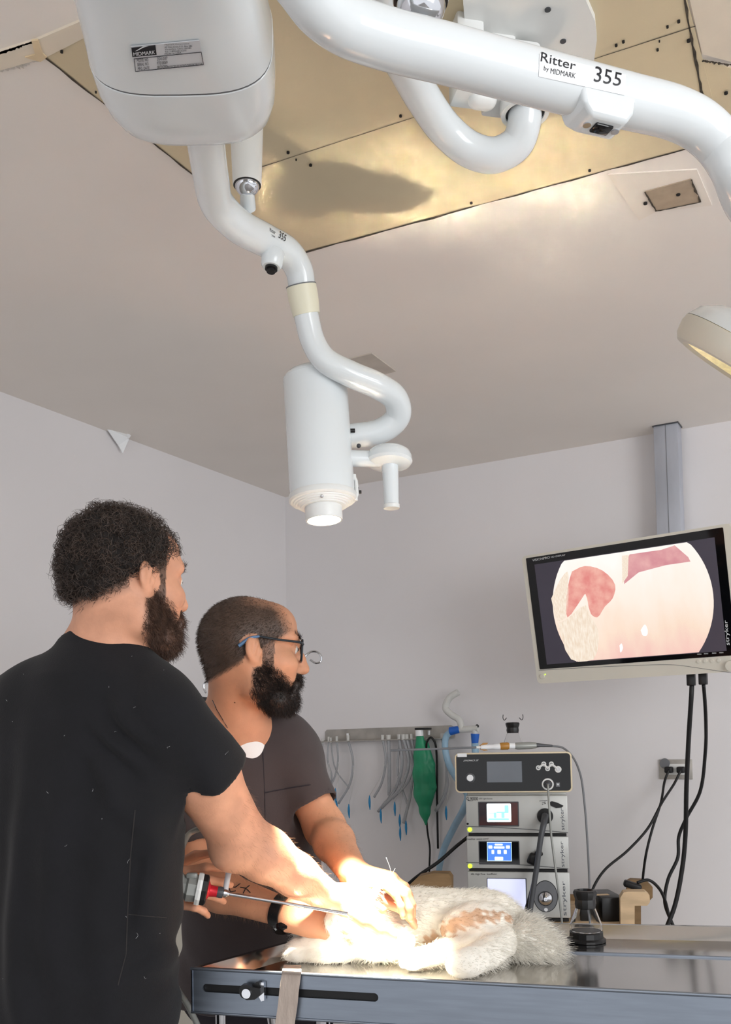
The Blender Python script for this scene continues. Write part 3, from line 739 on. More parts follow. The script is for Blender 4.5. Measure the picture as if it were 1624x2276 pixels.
plate = obj('ceiling_plate', MB().prism([Pz(x, y, ZC - 0.014) for x, y in ((1012, -220), (1230, -220), (1268, -90), (1301, 0), (1322, 48), (1326, 90), (1312, 190), (1255, 232), (1120, 215), (1040, 150))], (0, 0, 0.014)), 'white_plastic', LB, smooth=0)
for x, y in ((1217, 23), (1251, 93)): obj('bolt_hole', MB().lathe([(0, 0), (0.0045, 0), (0.0045, 0.002), (0, 0.002)], Pz(x, y, ZC - 0.0155), n=14), 'grey_dark', plate)
Rc = rz(R_(12))
for px_, d_, zb in ((1034, 1.34, 2.335), (1104, 1.37, 2.34)):
    c0 = W(px_, 60, d_); obj('hub_post', MB().box(np.array([c0[0], c0[1], (zb + ZC) / 2]), (0.042, 0.05, ZC - zb), Rc, 0.005), 'white_plastic', LB)
obj('hub_block', MB().box(np.array([pc[0] - 0.008, pc[1] + 0.012, 2.385]), (0.06, 0.055, 0.09), Rc, 0.008), 'white_plastic', LB)
lg = W(1071, 208, 1.345)
obj('hub_lug', MB().box(lg + np.array([0, 0, 0.012]), (0.044, 0.03, 0.07), Rc, 0.0145, 5), 'white_plastic', LB)
# switch under the arm
iB = 66
tB = nrm(Pz(1400, 226, 2.1) - Pz(1200, 175, 2.1)); oB = Pz(1325, 206.5, 2.1)
RB = np.stack([tB, nrm(np.cross([0, 0, 1], tB)), [0, 0, 1]], 1)
def PB(x, y, z): return oB + RB @ np.array([x, y, z])
sw = MB()
b0 = [PB(x, y, -0.008) for x, y in ((-0.036, -0.024), (0.036, -0.024), (0.036, 0.024), (-0.036, 0.024))]
b1 = [PB(x, y, -0.03) for x, y in ((-0.03, -0.021), (0.033, -0.021), (0.033, 0.021), (-0.03, 0.021))]
b2 = [PB(x, y, -0.039) for x, y in ((-0.017, -0.016), (0.027, -0.016), (0.027, 0.016), (-0.017, 0.016))]
sw.add(b0 + b1 + b2, [(0, 1, 5, 4), (1, 2, 6, 5), (2, 3, 7, 6), (3, 0, 4, 7), (4, 5, 9, 8), (5, 6, 10, 9), (6, 7, 11, 10), (7, 4, 8, 11), (8, 9, 10, 11), (3, 2, 1, 0)])
swo = obj('switch_housing', sw, 'white', LB, smooth=20)
bvm = swo.modifiers.new('bevel', 'BEVEL'); bvm.width = 0.004; bvm.segments = 3; bvm.limit_method = 'ANGLE'
obj('switch', MB().box(PB(0.005, 0.0, -0.0385), (0.022, 0.015, 0.006), RB, 0.0015), 'glassblack', swo)
for x in (-0.0135, 0.0225): obj('screw', MB().lathe([(0, -0.002), (0.004, -0.002), (0.0045, 0.001), (0, 0.001)], PB(x, 0, -0.039), (0, 0, -1), 12), 'chrome', swo)
q = lambda x, y: cyl_hit(x, y, oB, tB, 0.0279)
q2 = lambda x, y: cyl_hit(x, y, oB, tB, 0.0284)
mb = MB(); nx, ny = 24, 10
qd = np.array(((1197, 170), (1388, 212), (1391, 166), (1199, 118)), float); V = []
for i in range(nx + 1):
    for j in range(ny + 1):
        u, v = i / nx, j / ny; p = (1 - u) * (1 - v) * qd[0] + u * (1 - v) * qd[1] + u * v * qd[2] + (1 - u) * v * qd[3]; V.append(q(*p))
mb.add(V, [(i * (ny + 1) + j, (i + 1) * (ny + 1) + j, (i + 1) * (ny + 1) + j + 1, i * (ny + 1) + j + 1) for i in range(nx) for j in range(ny)])
lb = obj('name_label', mb, 'label_white', LB, smooth=60)
mb = MB()
for s, qq in (('Ritter', ((1201, 136), (1278, 156), (1281, 137), (1203, 115))), ('by', ((1208, 159), (1219, 161), (1220, 149), (1209, 146))), ('MIDMARK', ((1223, 163), (1278, 174), (1280, 163), (1224, 151))), ): quadtext(s, qq, q2, mb)
obj('name_lettering', mb, 'ink', lb, smooth=0)
mb = MB(); quadtext('355', ((1319, 181), (1378, 192), (1383, 163), (1323, 146)), q2, mb); obj('model_number', mb, 'ink', lb, smooth=0)
# round head at the right edge
obj('head_shell', MB().lathe([(0, -0.05), (0.06, -0.05), (0.11, -0.04), (0.138, -0.022), (0.15, 0.0), (0.0, 0.0)], lc, ln, 56), 'white', LB, smooth=40)
obj('head_rim', MB().lathe([(0.14, 0.001), (0.1505, 0.001), (0.152, 0.012), (0.148, 0.034), (0.14, 0.044), (0.128, 0.046), (0.122, 0.04), (0.122, 0.03)], lc, ln, 56, closed=True), 'beige', LB, smooth=40)
obj('reflector', MB().lathe([(0, 0.012), (0.04, 0.014), (0.09, 0.024), (0.121, 0.04), (0.1215, 0.036), (0.09, 0.018), (0, 0.006)], lc, ln, 40), 'lens_dim', LB, smooth=8)
lamp('second_beam', 'SPOT', lc + ln * 0.06, lc + ln, 14, (1.0, 0.95, 0.82), spot_size=R_(40), spot_blend=0.6, shadow_soft_size=0.09)
# ------------------------------------------------------------------ the man in black scrubs, seen from behind
H1 = R_(45); s1 = 0.965
O1 = W(282, 1294, 1.66)
RH1 = np.stack([[math.cos(H1), math.sin(H1), 0], [-math.sin(H1), math.cos(H1), 0], [0, 0, 1]], 1) @ ry(R_(3))
B1 = R_(20); r1 = clap(math.cos(B1), -math.sin(B1), 0); f1 = clap(math.sin(B1), math.cos(B1), 0); up = clap(0, 0, 1)
RT1 = np.stack([r1, f1, up], 1)
NB1 = W(232, 1452, 1.68)                   # base of the neck
def T1(x, y, z): return NB1 + RT1 @ clap(x, y, z)
P1 = thing('person', 'curly haired man in black scrubs with his back to us, arm stretched over the cat', 'person', (NB1[0], NB1[1], 0))
S = SDF()
hp1 = head_sdf(S, O1, RH1, s1)
S.cone(hp1(-0.032, 0, -0.045), T1(-0.005, 0.0, -0.02), 0.058, 0.064, k=0.03)
S.cone(T1(-0.005, 0.01, -0.02), T1(0, 0, -0.12), 0.064, 0.09, k=0.05)
for x in (1, -1): S.cone(T1(0.03 * x, -0.005, -0.005), T1(0.09 * x, -0.005, -0.09), 0.042, 0.04, k=0.04)
S.cone(T1(-0.15, 0, -0.13), T1(0.1, 0, -0.13), 0.055, 0.05, k=0.04); S.ell(T1(-0.03, 0, -0.25), (0.13, 0.09, 0.2), RT1, k=0.04)
sh1 = W(384, 1606, 1.6); el1 = W(532, 1862, 1.735); wr1 = W(722, 1988, 1.84)
S.chain([sh1 + clap(-0.005, 0, -0.01), sh1 * 0.55 + el1 * 0.45, el1], [0.056, 0.06, 0.051], k=0.02)
fa = nrm(wr1 - el1)
S.chain([el1, el1 + (wr1 - el1) * 0.28, el1 + (wr1 - el1) * 0.65, wr1], [0.047, 0.049, 0.039, 0.031], k=0.02)
S.ell(el1 + clap(-0.02, 0.0, -0.028), 0.03, k=0.03)
kn = W(830, 1985, 1.88)
hand_sdf(S, wr1 + fa * 0.012, kn - wr1, clap(-0.1, -0.35, 1), thumb=-1, curl=(0.35, 0.35, 0.38, 0.42), s=1.06)
shl1 = T1(-0.2, 0.02, -0.1); ell1 = clap(-0.66, 1.78, 1.13); wl1 = W(330, 1990, 1.84)
S.chain([shl1, ell1], [0.06, 0.05], k=0.03); S.chain([ell1, ell1 * 0.6 + wl1 * 0.4, wl1], [0.049, 0.047, 0.032], k=0.02)
hand_sdf(S, wl1, W(412, 1972, 1.79) - wl1, clap(-0.2, -0.8, 0.4), thumb=1, curl=(0.55, 0.6, 0.65, 0.7), s=1.02)
b1 = S.mesh(0.003)
body1 = obj('body', b1, 'skin_a', P1, smooth=180)
for y in (1, -1):
    e = obj('eye', MB().sph(hp1(0.0835, 0.0325 * y, 0.0105), 0.0128 * s1, n=16), 'eye', P1, smooth=180)
    obj('iris', MB().sph(hp1(0.0925, 0.0325 * y, 0.0105), 0.006 * s1, n=10), 'iris', e, smooth=180)
    obj('eyebrow', strands(SDF().cone(hp1(0.1, 0.016 * y, 0.034), hp1(0.083, 0.052 * y, 0.038), 0.006, 0.004).mesh(0.003), 260, 0.009, 0.0005, lambda p, n: RH1 @ clap(-0.5, 0.9 * y, 0.3) + 0 * p, seg=2, seed=3), 'hair_dark', P1, smooth=180)
loc1 = lambda p: ((p - O1) @ RH1) / s1
def noise_s(X, Y, Z, k, a):
    return a * (np.sin(X * k + 2.1 * np.sin(Y * k * 0.7)) * np.sin(Y * k * 1.1 + 1.7 * np.sin(Z * k * 0.8)) * np.sin(Z * k * 0.9 + 1.3 * np.sin(X * k * 0.6)))
S = SDF()
S.ell(hp1(-0.014, 0, 0.044), clap(0.104, 0.085, 0.09) * s1, RH1, k=0.02)
S.ell(hp1(-0.055, 0, 0.005), clap(0.066, 0.078, 0.085) * s1, RH1, k=0.03)
S.ell(hp1(-0.06, 0, -0.055), clap(0.035, 0.055, 0.035) * s1, RH1, k=0.03)
S.plane(hp1(-0.02, 0, 0.004), RH1 @ nrm(clap(0.6, 0, -1.0)), k=0.012)
S.plane(hp1(0.082, 0, 0.05), RH1 @ nrm(clap(1, 0, -0.15)), k=0.012)
S.disp = lambda X, Y, Z: noise_s(X, Y, Z, 210, 0.004) + noise_s(X, Y, Z, 85, 0.004)
hc1 = S.mesh(0.004, relax=1)
hair = obj('hair', hc1, 'hair_base', P1, smooth=180, label='short curly dark brown hair')
up1 = RH1 @ clap(-0.3, 0, -0.25)
hs = strands(hc1, 8500, 0.013, 0.0008, lambda p, n: np.cross(n, clap(0.2, 0.3, 1.0)) * 1.6 * np.sign(np.sin(p[:, :1] * 70 + p[:, 2:] * 55)) + up1 * 0.5, curl=0.007, turns=0.9, seg=9, rnd=0.6, seed=5, sink=0.004)
obj('curl', hs, 'hair_dark', hair, smooth=180)
def dens1(c):
    q = loc1(c); x, y, z = q.T
    nape = np.clip(1 - (0.6 * x + 0.016 - z) / 0.03, 0, 1) * (x < 0.0) * (z > -0.1)
    burn = ((x > 0.008) & (x < 0.04) & (z > -0.05) & (z < 0.05) & (np.abs(y) > 0.05)) * 0.9
    return np.maximum(nape * 0.85, burn) * (np.hypot(x + 0.008, z + 0.004) > 0.036) * (x > -0.15) * (np.abs(y) < 0.09)
sb = strands(b1, 1800, 0.008, 0.0005, lambda p, n: RH1 @ clap(-0.3, 0, -1.0) + 0 * p, seg=3, seed=8, keep=lambda c: dens1(c) + 1e-12)
obj('hairline', sb, 'hair_dark', hair, smooth=180)
def beard_dens(q):
    x, y, z = q.T; ay = np.abs(y)
    line = np.where(x < 0.02, -0.012 + 0.3 * (x - 0.02), -0.012 - 0.68 * (x - 0.02))
    d = np.clip((line - z) / 0.024, 0, 1) * np.clip((x + 0.012) / 0.012, 0, 1) * (z > -0.135) * (ay < 0.083)
    d = d * np.clip((x * 0.75 - z - 0.02 - 0.085) / -0.02 + 0.0, 0, 1) if False else d
    throat = np.clip((z + 0.128 - 0.55 * np.maximum(0, 0.04 - x)) / 0.012, 0, 1)
    mous = ((x > 0.085) & (z < -0.04) & (z > -0.063) & (ay < 0.034)) * 1.0
    lips = (x > 0.096) & (z < -0.062) & (z > -0.081) & (ay < 0.02)
    ear = (np.hypot(x + 0.008, z + 0.004) < 0.034) & (ay > 0.07)
    return np.maximum(d * throat, mous) * ~lips * ~ear
def beard(hpf, Rm, s, surf_body, locf, mname, par, n, L, seed, full, dens_extra, bodyo, lab=None):
    S = SDF()
    for y in (1, -1):
        S.chain([hpf(0.02, 0.05 * y, -0.085), hpf(0.055, 0.036 * y, -0.1 - full * 0.3), hpf(0.082, 0.014 * y, -0.106 - full)], [0.018 * s, 0.022 * s, (0.021 + full * 0.5) * s], k=0.02)
        S.cone(hpf(0.11, 0.006 * y, -0.05), hpf(0.096, 0.032 * y, -0.066), (0.006 + full * 0.3) * s, 0.006 * s, k=0.01)
        S.cone(hpf(0.096, 0.032 * y, -0.068), hpf(0.09, 0.03 * y, -0.09), 0.008 * s, 0.012 * s, k=0.012)
    S.ell(hpf(0.09, 0, -0.1 - full), clap(0.018 + full * 0.4, 0.024, 0.02) * s, Rm, k=0.02)
    S.disp = lambda X, Y, Z: noise_s(X, Y, Z, 400, 0.0014)
    m_ = S.mesh(0.0025, relax=1)
    o = obj('beard', m_, mname, par, smooth=180, label=lab)
    lean = lambda p, n_: Rm @ clap(0.3, 0, -0.9) + 0 * p
    obj('beard_hair', strands(m_, n // 2, L, 0.0005, lean, curl=0.0014, seg=4, rnd=0.5, seed=seed), mname, o, smooth=180)
    obj('cheek_hair', strands(surf_body, n, L, 0.00045, lean, curl=0.0014, seg=4, rnd=0.4, seed=seed + 50, keep=lambda c: beard_dens(locf(c)) + 1e-12), mname, o, smooth=180)
    V = surf_body[0]; st_ = np.maximum(dens_extra(V), 0.8 * beard_dens(locf(V)))
    a = bodyo.data.attributes.get('stubble') or bodyo.data.attributes.new('stubble', 'FLOAT', 'POINT'); a.data.foreach_set('value', st_.astype(np.float32))
beard(hp1, RH1, s1, b1, loc1, 'beard_a', P1, 7000, 0.011, 11, 0.0, dens1, body1, 'full brown beard')
# scrub top
S = SDF()
S.cone(T1(-0.125, -0.01, -0.105), T1(0.065, -0.01, -0.115), 0.088, 0.08, k=0.06)
for x in (1, -1): S.cone(T1(0.04 * x, -0.012, -0.032), T1(0.11 * x - 0.02 * (x < 0), -0.012, -0.085), 0.055, 0.062, k=0.05)
S.ell(T1(-0.03, -0.01, -0.22), (0.185, 0.135, 0.2), RT1, k=0.06)
S.ell(T1(-0.045, 0.0, -0.45), (0.168, 0.135, 0.24), RT1, k=0.08)
S.ell(T1(-0.05, 0.0, -0.68), (0.156, 0.15, 0.24), RT1, k=0.08)
ua = nrm(el1 - sh1)
S.cutcone([sh1 + clap(-0.008, 0.0, -0.004), sh1 + ua * 0.08, sh1 + ua * 0.2], [0.072, 0.074, 0.083], sh1 + ua * 0.125, nrm(ua + 0.12 * r1), k=0.04)
ul = nrm(ell1 - shl1); S.cutcone([shl1, shl1 + ul * 0.25], [0.074, 0.082], shl1 + ul * 0.2, ul, k=0.04)
S.cone(sh1 + ua * 0.085 - clap(0, 0, 0.004), sh1 + ua * 0.16 - clap(0, 0, 0.006), 0.05, 0.075, op='s', k=0.005)
S.cutcone([T1(0.0, -0.012, -0.06), T1(0.0, 0.0, 0.0), T1(0.0, 0.012, 0.07)], [0.1, 0.078, 0.068], T1(0, -0.05, 0.03), RT1 @ nrm(clap(-0.08, 0.42, 1)), k=0.035)
S.plane(T1(0, 0, -0.66), (0, 0, -1))
def folds1(X, Y, Z):
    x = (X - NB1[0]) * r1[0] + (Y - NB1[1]) * r1[1]; z = Z - NB1[2]
    lo = np.clip(-z / 0.3 - 0.2, 0, 1)
    f = 0.008 * lo * np.sin(x * 40 + 1.3 * np.sin(z * 7 + x * 9) + 0.5) + 0.004 * lo * np.sin(x * 88 + 2.2 * np.sin(z * 10) + z * 6)
    g = 0.007 * np.exp(-((x - 0.1) / 0.05) ** 2 - ((z + 0.16) / 0.1) ** 2) * np.sin(x * 110 + z * 75 + 1.2 * np.sin(z * 40))
    h = 0.004 * np.exp(-((x - 0.1) / 0.06) ** 2) * np.clip(-z / 0.2 - 1, 0, 1) * np.sin(z * 60 + 3 * np.sin(x * 30) + 2 * np.sin(z * 23))
    return f + g + h + 0.0012 * np.sin(Z * 45 + X * 30 + 3 * np.sin(X * 14))
S.disp = folds1
sm = S.mesh(0.005, relax=1)
shirt = obj('scrub_top', sm, 'scrub_black', P1, smooth=180, label='black short sleeved scrub top with a few pale cat hairs')
# pale cat hairs caught on the cloth
obj('stray_hair', strands(sm, 70, 0.008, 0.00022, lambda p, n: -0.95 * n, curl=0.003, turns=0.4, seg=5, rnd=0.5, seed=21, sink=-0.0012), 'label_white', shirt, smooth=180)['kind'] = 'stuff'
S = SDF()
hipc = T1(0, 0, -0.66)
S.ell(T1(-0.05, 0, -0.66), (0.14, 0.125, 0.14), RT1, k=0.06)
for x in (1, -1):
    kx = T1(0.09 * x - 0.05, 0.02, 0); S.chain([T1(0.07 * x - 0.05, 0, -0.72), clap(kx[0], kx[1], 0.52), clap(kx[0], kx[1] - 0.02, 0.09)], [0.085, 0.072, 0.06], k=0.03)
S.plane((0, 0, 0.06), (0, 0, -1))
obj('trousers', S.mesh(0.01), 'scrub_black', P1, smooth=180)
for x in (1, -1):
    kx = T1(0.09 * x - 0.05, 0.03, 0); S = SDF(); a = clap(kx[0], kx[1] - 0.05, 0.045); S.chain([a, a + f1 * 0.1 + clap(0, 0, -0.005), a + f1 * 0.2 + clap(0, 0, -0.012)], [0.045, 0.046, 0.036], k=0.03)
    S.plane((0, 0, 0.0), (0, 0, -1)); obj('shoe', S.mesh(0.008), 'shoe', P1, smooth=180)

# ------------------------------------------------------------------ the man in grey scrubs with glasses
H2 = R_(18); s2 = 1.02
O2 = W(557, 1450, 2.08)
RH2 = np.stack([[math.cos(H2), math.sin(H2), 0], [-math.sin(H2), math.cos(H2), 0], [0, 0, 1]], 1) @ ry(R_(4))
A2 = R_(-60); f2 = clap(math.cos(A2), math.sin(A2), 0); l2 = clap(-math.sin(A2), math.cos(A2), 0)
RT2 = np.stack([f2, l2, up], 1)
NB2 = W(524, 1618, 2.14)
lean2 = clap(0.05, 0.24, 0)
def T2(x, y, z): return NB2 + RT2 @ clap(x, y, z) + lean2 * max(0, -z) / 0.6
P2 = thing('person', 'bearded man in charcoal scrubs and dark glasses, standing behind the table', 'person', (T2(0, 0, -0.6)[0], T2(0, 0, -0.6)[1], 0))
S = SDF()
hp2 = head_sdf(S, O2, RH2, s2)
S.cone(hp2(-0.03, 0, -0.045), T2(-0.01, 0, 0.0), 0.058, 0.062, k=0.03)
S.cone(T2(-0.01, 0, 0.0), T2(-0.01, 0, -0.1), 0.062, 0.09, k=0.05)
for y in (1, -1): S.cone(T2(-0.02, 0.03 * y, 0.0), T2(-0.01, 0.13 * y, -0.05), 0.042, 0.045, k=0.05)
S.cone(T2(-0.01, 0.11, -0.09), T2(-0.01, -0.12, -0.09), 0.05, 0.05, k=0.03); S.ell(T2(0, 0, -0.22), (0.08, 0.12, 0.2), RT2, k=0.04)
shL = W(620, 1640, 2.22); elL = W(722, 1840, 2.14); wrL = W(782, 1936, 1.94)
S.chain([shL, elL], [0.046, 0.045], k=0.02); S.chain([elL, elL * 0.65 + wrL * 0.35, wrL], [0.044, 0.043, 0.031], k=0.02)
hand_sdf(S, wrL + nrm(wrL - elL) * 0.01, W(850, 1952, 1.9) - wrL, clap(0.15, -0.15, 1), thumb=-1, curl=(0.45, 0.5, 0.52, 0.5), s=0.95, spread=0.05, tout=0.45)
shR = T2(-0.01, -0.185, -0.085); elR = W(436, 1962, 1.99); wrR = W(632, 2028, 1.9)
S.chain([shR, shR * 0.5 + elR * 0.5, elR], [0.048, 0.05, 0.046], k=0.02); S.chain([elR, elR * 0.7 + wrR * 0.3, wrR], [0.044, 0.041, 0.029], k=0.02)
hand_sdf(S, wrR + nrm(wrR - elR) * 0.012, W(735, 2042, 1.88) - wrR, clap(0, -0.9, 0.45), thumb=1, curl=(0.5, 0.5, 0.55, 0.6), s=1.03)
b2 = S.mesh(0.003)
body2 = obj('body', b2, 'skin_b', P2, smooth=180)
for y in (1, -1):
    e = obj('eye', MB().sph(hp2(0.0835, 0.0325 * y, 0.0105), 0.0128 * s2, n=16), 'eye', P2, smooth=180)
    obj('iris', MB().sph(hp2(0.0925, 0.0325 * y, 0.0105), 0.006 * s2, n=10), 'iris', e, smooth=180)
    obj('eyebrow', strands(SDF().cone(hp2(0.1, 0.016 * y, 0.036), hp2(0.083, 0.052 * y, 0.04), 0.006, 0.004).mesh(0.003), 260, 0.009, 0.0005, lambda p, n: RH2 @ clap(-0.5, 0.9 * y, 0.3) + 0 * p, seg=2, seed=4), 'beard_b', P2, smooth=180)
loc2 = lambda p: ((p - O2) @ RH2) / s2
def dens2(c):
    q = loc2(c); x, y, z = q.T
    base = np.clip((z - (0.72 * x - 0.012)) / 0.012, 0, 1) * np.clip((0.062 - x - 0.5 * (z - 0.1)) / 0.04, 0, 1) * (np.abs(y) < 0.081) * (z > -0.085)
    thin = np.clip((z - 0.085) / 0.03, 0, 1) * np.clip((x + 0.05) / 0.07, 0, 1)
    ear = (np.hypot(x + 0.008, z + 0.004) < 0.036) & (np.abs(y) > 0.0765)
    burn = ((x > 0.012) & (x < 0.038) & (z > -0.045) & (z < 0.05) & (np.abs(y) > 0.05)) * 0.75
    return np.maximum(base * (1 - 0.8 * thin), burn) * (~ear) * (x > -0.14)
def stubble(o, V, f):
    a = o.data.attributes.new('stubble', 'FLOAT', 'POINT'); a.data.foreach_set('value', f(V).astype(np.float32))
ch = strands(b2, 11000, 0.006, 0.00042, lambda p, n: RH2 @ clap(-0.6, 0, -0.6) + 0 * p, seg=2, rnd=0.3, seed=6, keep=lambda c: dens2(c) + 1e-12)
hair2 = obj('hair', ch, 'hair_buzz', P2, smooth=180, label='cropped receding brown hair')
beard(hp2, RH2, s2, b2, loc2, 'beard_b', P2, 9000, 0.0095, 12, 0.0, dens2, body2, 'thick black beard and moustache')
# scrub top
S = SDF()
S.cone(T2(-0.01, 0.105, -0.08), T2(-0.01, -0.115, -0.08), 0.076, 0.076, k=0.06)
for y in (1, -1): S.cone(T2(-0.02, 0.05 * y, -0.012), T2(-0.012, 0.15 * y, -0.06), 0.05, 0.06, k=0.05)
S.ell(T2(0.005, 0, -0.2), (0.128, 0.185, 0.2), RT2, k=0.06); S.ell(T2(0, -0.02, -0.42), (0.13, 0.18, 0.24), RT2, k=0.08); S.ell(T2(0, -0.035, -0.64), (0.14, 0.225, 0.2), RT2, k=0.08)
uL = nrm(elL - shL); uR = nrm(elR - shR)
for u_, s_, q_ in ((uL, shL, 0.19), (uR, shR, 0.2)):
    S.cutcone([s_, s_ + u_ * 0.1, s_ + u_ * 0.25], [0.064, 0.06, 0.062], s_ + u_ * q_, u_, k=0.04)
    S.cone(s_ + u_ * (q_ - 0.04), s_ + u_ * (q_ + 0.03), 0.046, 0.057, op='s', k=0.004)
S.cone(T2(-0.015, 0, 0.13), T2(-0.005, 0, 0.045), 0.074, 0.064, op='s', k=0.008)
for y in (1, -1): S.cone(T2(0.05, 0.045 * y, 0.02), T2(0.11, 0.0, -0.055), 0.03, 0.006, op='s', k=0.01)
S.ell(T2(0.075, 0, 0.0), (0.06, 0.036, 0.032), RT2, 's', 0.012)
for a, b, r in () and ((T2(0.13, 0.1, -0.12), T2(0.13, 0.09, -0.5), 0.008), (T2(0.13, -0.06, -0.15), T2(0.14, -0.08, -0.55), 0.009), (shL + clap(0.02, -0.07, -0.1), shL + clap(0.07, -0.06, -0.16), 0.006), (shL + clap(0.0, -0.07, -0.06), shL + clap(0.06, -0.07, -0.11), 0.005)): S.cone(a, b, r, r * 0.6, 's', 0.02)
S.plane(T2(0, 0, -0.66), (0, 0, -1))
S.disp = lambda X, Y, Z: 0.002 * np.sin(X * 42 + Z * 16 + 2 * np.sin(Z * 11)) + 0.0014 * np.sin(Z * 60 + X * 34 + 3 * np.sin(X * 14))
sm2 = S.mesh(0.005, relax=1)
shirt2 = obj('scrub_top', sm2, 'scrub_grey', P2, smooth=180, label='charcoal grey short sleeved V neck scrub top')
S = SDF(); S.ell(T2(0.0, 0, -0.17), (0.085, 0.12, 0.14), RT2, k=0.04); S.cone(T2(-0.005, 0, 0.0), T2(0.006, 0, -0.06), 0.066, 0.07, k=0.03)
S.cone(T2(-0.02, 0, 0.12), T2(0.02, 0, 0.028), 0.074, 0.06, op='s', k=0.006)
obj('undershirt', S.mesh(0.005), 'tshirt', P2, smooth=180, label='white undershirt showing at the neck')
def armhair(surf, chains, n, seed, m_, par):
    def keep(c):
        k = np.zeros(len(c))
        for a, b in chains:
            d = b - a; t = np.clip(((c - a) @ d) / (d @ d), 0, 1); q = np.linalg.norm(c - a - t[:, None] * d, axis=1)
            k = np.maximum(k, (q < 0.062) * (t > 0.02) * (t < 0.97))
        return k + 1e-12
    ax_ = nrm(chains[0][1] - chains[0][0])
    obj('arm_hair', strands(surf, n, 0.009, 0.00015, lambda p, nn: ax_ * 1.2 + clap(0, 0, -0.3) + 0 * p, curl=0.0008, turns=0.5, seg=3, rnd=0.5, seed=seed, keep=keep), m_, par, smooth=180)
armhair(b1, [(el1 * 0.7 + sh1 * 0.3, wr1), (el1, wr1)], 1300, 41, 'hair_fine', P1)
armhair(b2, [(elL, wrL), (elR, wrR)], 1500, 42, 'hair_fine', P2)
# chest pocket lies on the cloth
def on_surf(surf, pts, off):
    P, Fq = surf; N, _ = vnormals(P, Fq); out = []
    for px, py in pts:
        v = nrm(ray(px, py)); w = P - CAM; t = w @ v; dist = np.linalg.norm(w - t[:, None] * v, axis=1)
        fr = (N @ v) < -0.05; dist = np.where(fr, dist + 0.02 * (t - t[fr].min()), 9); i = int(dist.argmin()); out.append(CAM + v * (t[i]) - v * off)
    return np.array(out)
def line_on(surf, pts, r, off=0.001, n=8):
    q = np.array(pts, float); t = np.linspace(0, len(q) - 1, n * (len(q) - 1) + 1); px = np.stack([np.interp(t, range(len(q)), q[:, 0]), np.interp(t, range(len(q)), q[:, 1])], 1)
    return MB().tube(spline(on_surf(surf, px, off), 2), r, 6)
M['thread'] = mat('dark_seam', C(46, 43, 43), 0.9)
obj('side_seam', line_on(sm, [(300, 1800), (290, 1900), (284, 2020), (280, 2120), (262, 2190)], 0.0011, 0.0), 'thread', shirt)
obj('cross_seam', line_on(sm, [(284, 2032), (320, 2036), (370, 2040)], 0.0009, 0.0), 'thread', shirt)
obj('pocket_edge', line_on(sm2, [(588, 1762), (640, 1752), (690, 1744)], 0.0014, 0.0), 'pants_dark', shirt2)
obj('seam', line_on(sm2, [(584, 1670), (588, 1762), (590, 1850)], 0.001, 0.0), 'pants_dark', shirt2)
# tattoo on the forearm
tp = [[(474, 1962), (482, 1950), (496, 1956), (492, 1972), (478, 1976), (474, 1962)], [(496, 1956), (508, 1968), (522, 1972), (534, 1964)], [(508, 1968), (512, 1982), (524, 1980)], [(534, 1972), (546, 1974), (554, 1968)], [(546, 1974), (540, 1986)], [(546, 1974), (556, 1984)]]
tb = MB()
for q in tp: t_ = line_on(b2, q, 0.0011, 0.0, 2); tb.add(np.concatenate(t_.v), t_.f)
obj('tattoo', tb, 'ink', P2, label='thin line tattoo of linked hexagons')
# neck chain, glasses, watch
obj('neck_chain', line_on(b2, [(472, 1556), (482, 1578), (495, 1600), (506, 1618)], 0.0011, 0.001, 4), 'chrome', P2, label='fine silver neck chain')
gl = obj('glasses', MB().tube(spline([hp2(0.107, 0.011, 0.016), hp2(0.113, 0, 0.021), hp2(0.107, -0.011, 0.016)], 5), 0.0024, 8), 'frame', P2, label='dark rectangular glasses with blue temple tips')
for y in (1, -1):
    Rg = RH2 @ rz(R_(12 * y)); c = hp2(0.104, 0.0355 * y, 0.008)
    loop = [c + Rg @ clap(0, a, b) for a, b in rrect(0.05, 0.046, 0.011, 4)]; loop.append(loop[0])
    rim = MB().tube(loop, 0.0026, 8, caps=False); obj('rim', rim, 'frame', gl)
    obj('lens', MB().prism([c + Rg @ clap(0, a, b) for a, b in rrect(0.048, 0.044, 0.01, 4)], Rg @ clap(0.001, 0, 0)), 'glass', gl)
    t = [hp2(0.1, 0.061 * y, 0.02), hp2(0.09, 0.0735 * y, 0.022), hp2(0.045, 0.0795 * y, 0.023), hp2(0.0, 0.0835 * y, 0.026)]
    tm = obj('temple', MB().tube(spline(t, 6), [0.0032, 0.0026, 0.0024], 8), 'frame', gl)
    obj('temple_tip', MB().tube(spline([hp2(0.0, 0.0835 * y, 0.026), hp2(-0.02, 0.0865 * y, 0.02), hp2(-0.042, 0.084 * y, 0.002)], 6), [0.0026, 0.0034, 0.004], 8), 'frame_tip', gl)
wd = nrm(wrR - elR); wc = wrR - wd * 0.006
wa = obj('watch', MB().lathe([(0.0325, -0.011), (0.036, -0.011), (0.036, 0.011), (0.0325, 0.011)], wc, wd, 32, closed=True), 'black', P2, label='black wristwatch')
fz = nrm(clap(0.1, -0.6, -0.9)); obj('watch_face', MB().lathe([(0, -0.002), (0.02, -0.002), (0.02, 0.006), (0.016, 0.009), (0, 0.009)], wc + fz * 0.033, fz, 28), 'glassblack', wa)
S = SDF(); S.ell(T2(0, -0.035, -0.62), (0.125, 0.205, 0.14), RT2, k=0.06)
hp_ = T2(0, 0, -0.66)
for y in (1, -1):
    kx = hp_ + l2 * 0.09 * y; S.chain([kx + clap(0, 0, -0.02), clap(kx[0], kx[1], 0.5), clap(kx[0], kx[1], 0.09)], [0.1, 0.075, 0.06], k=0.03)
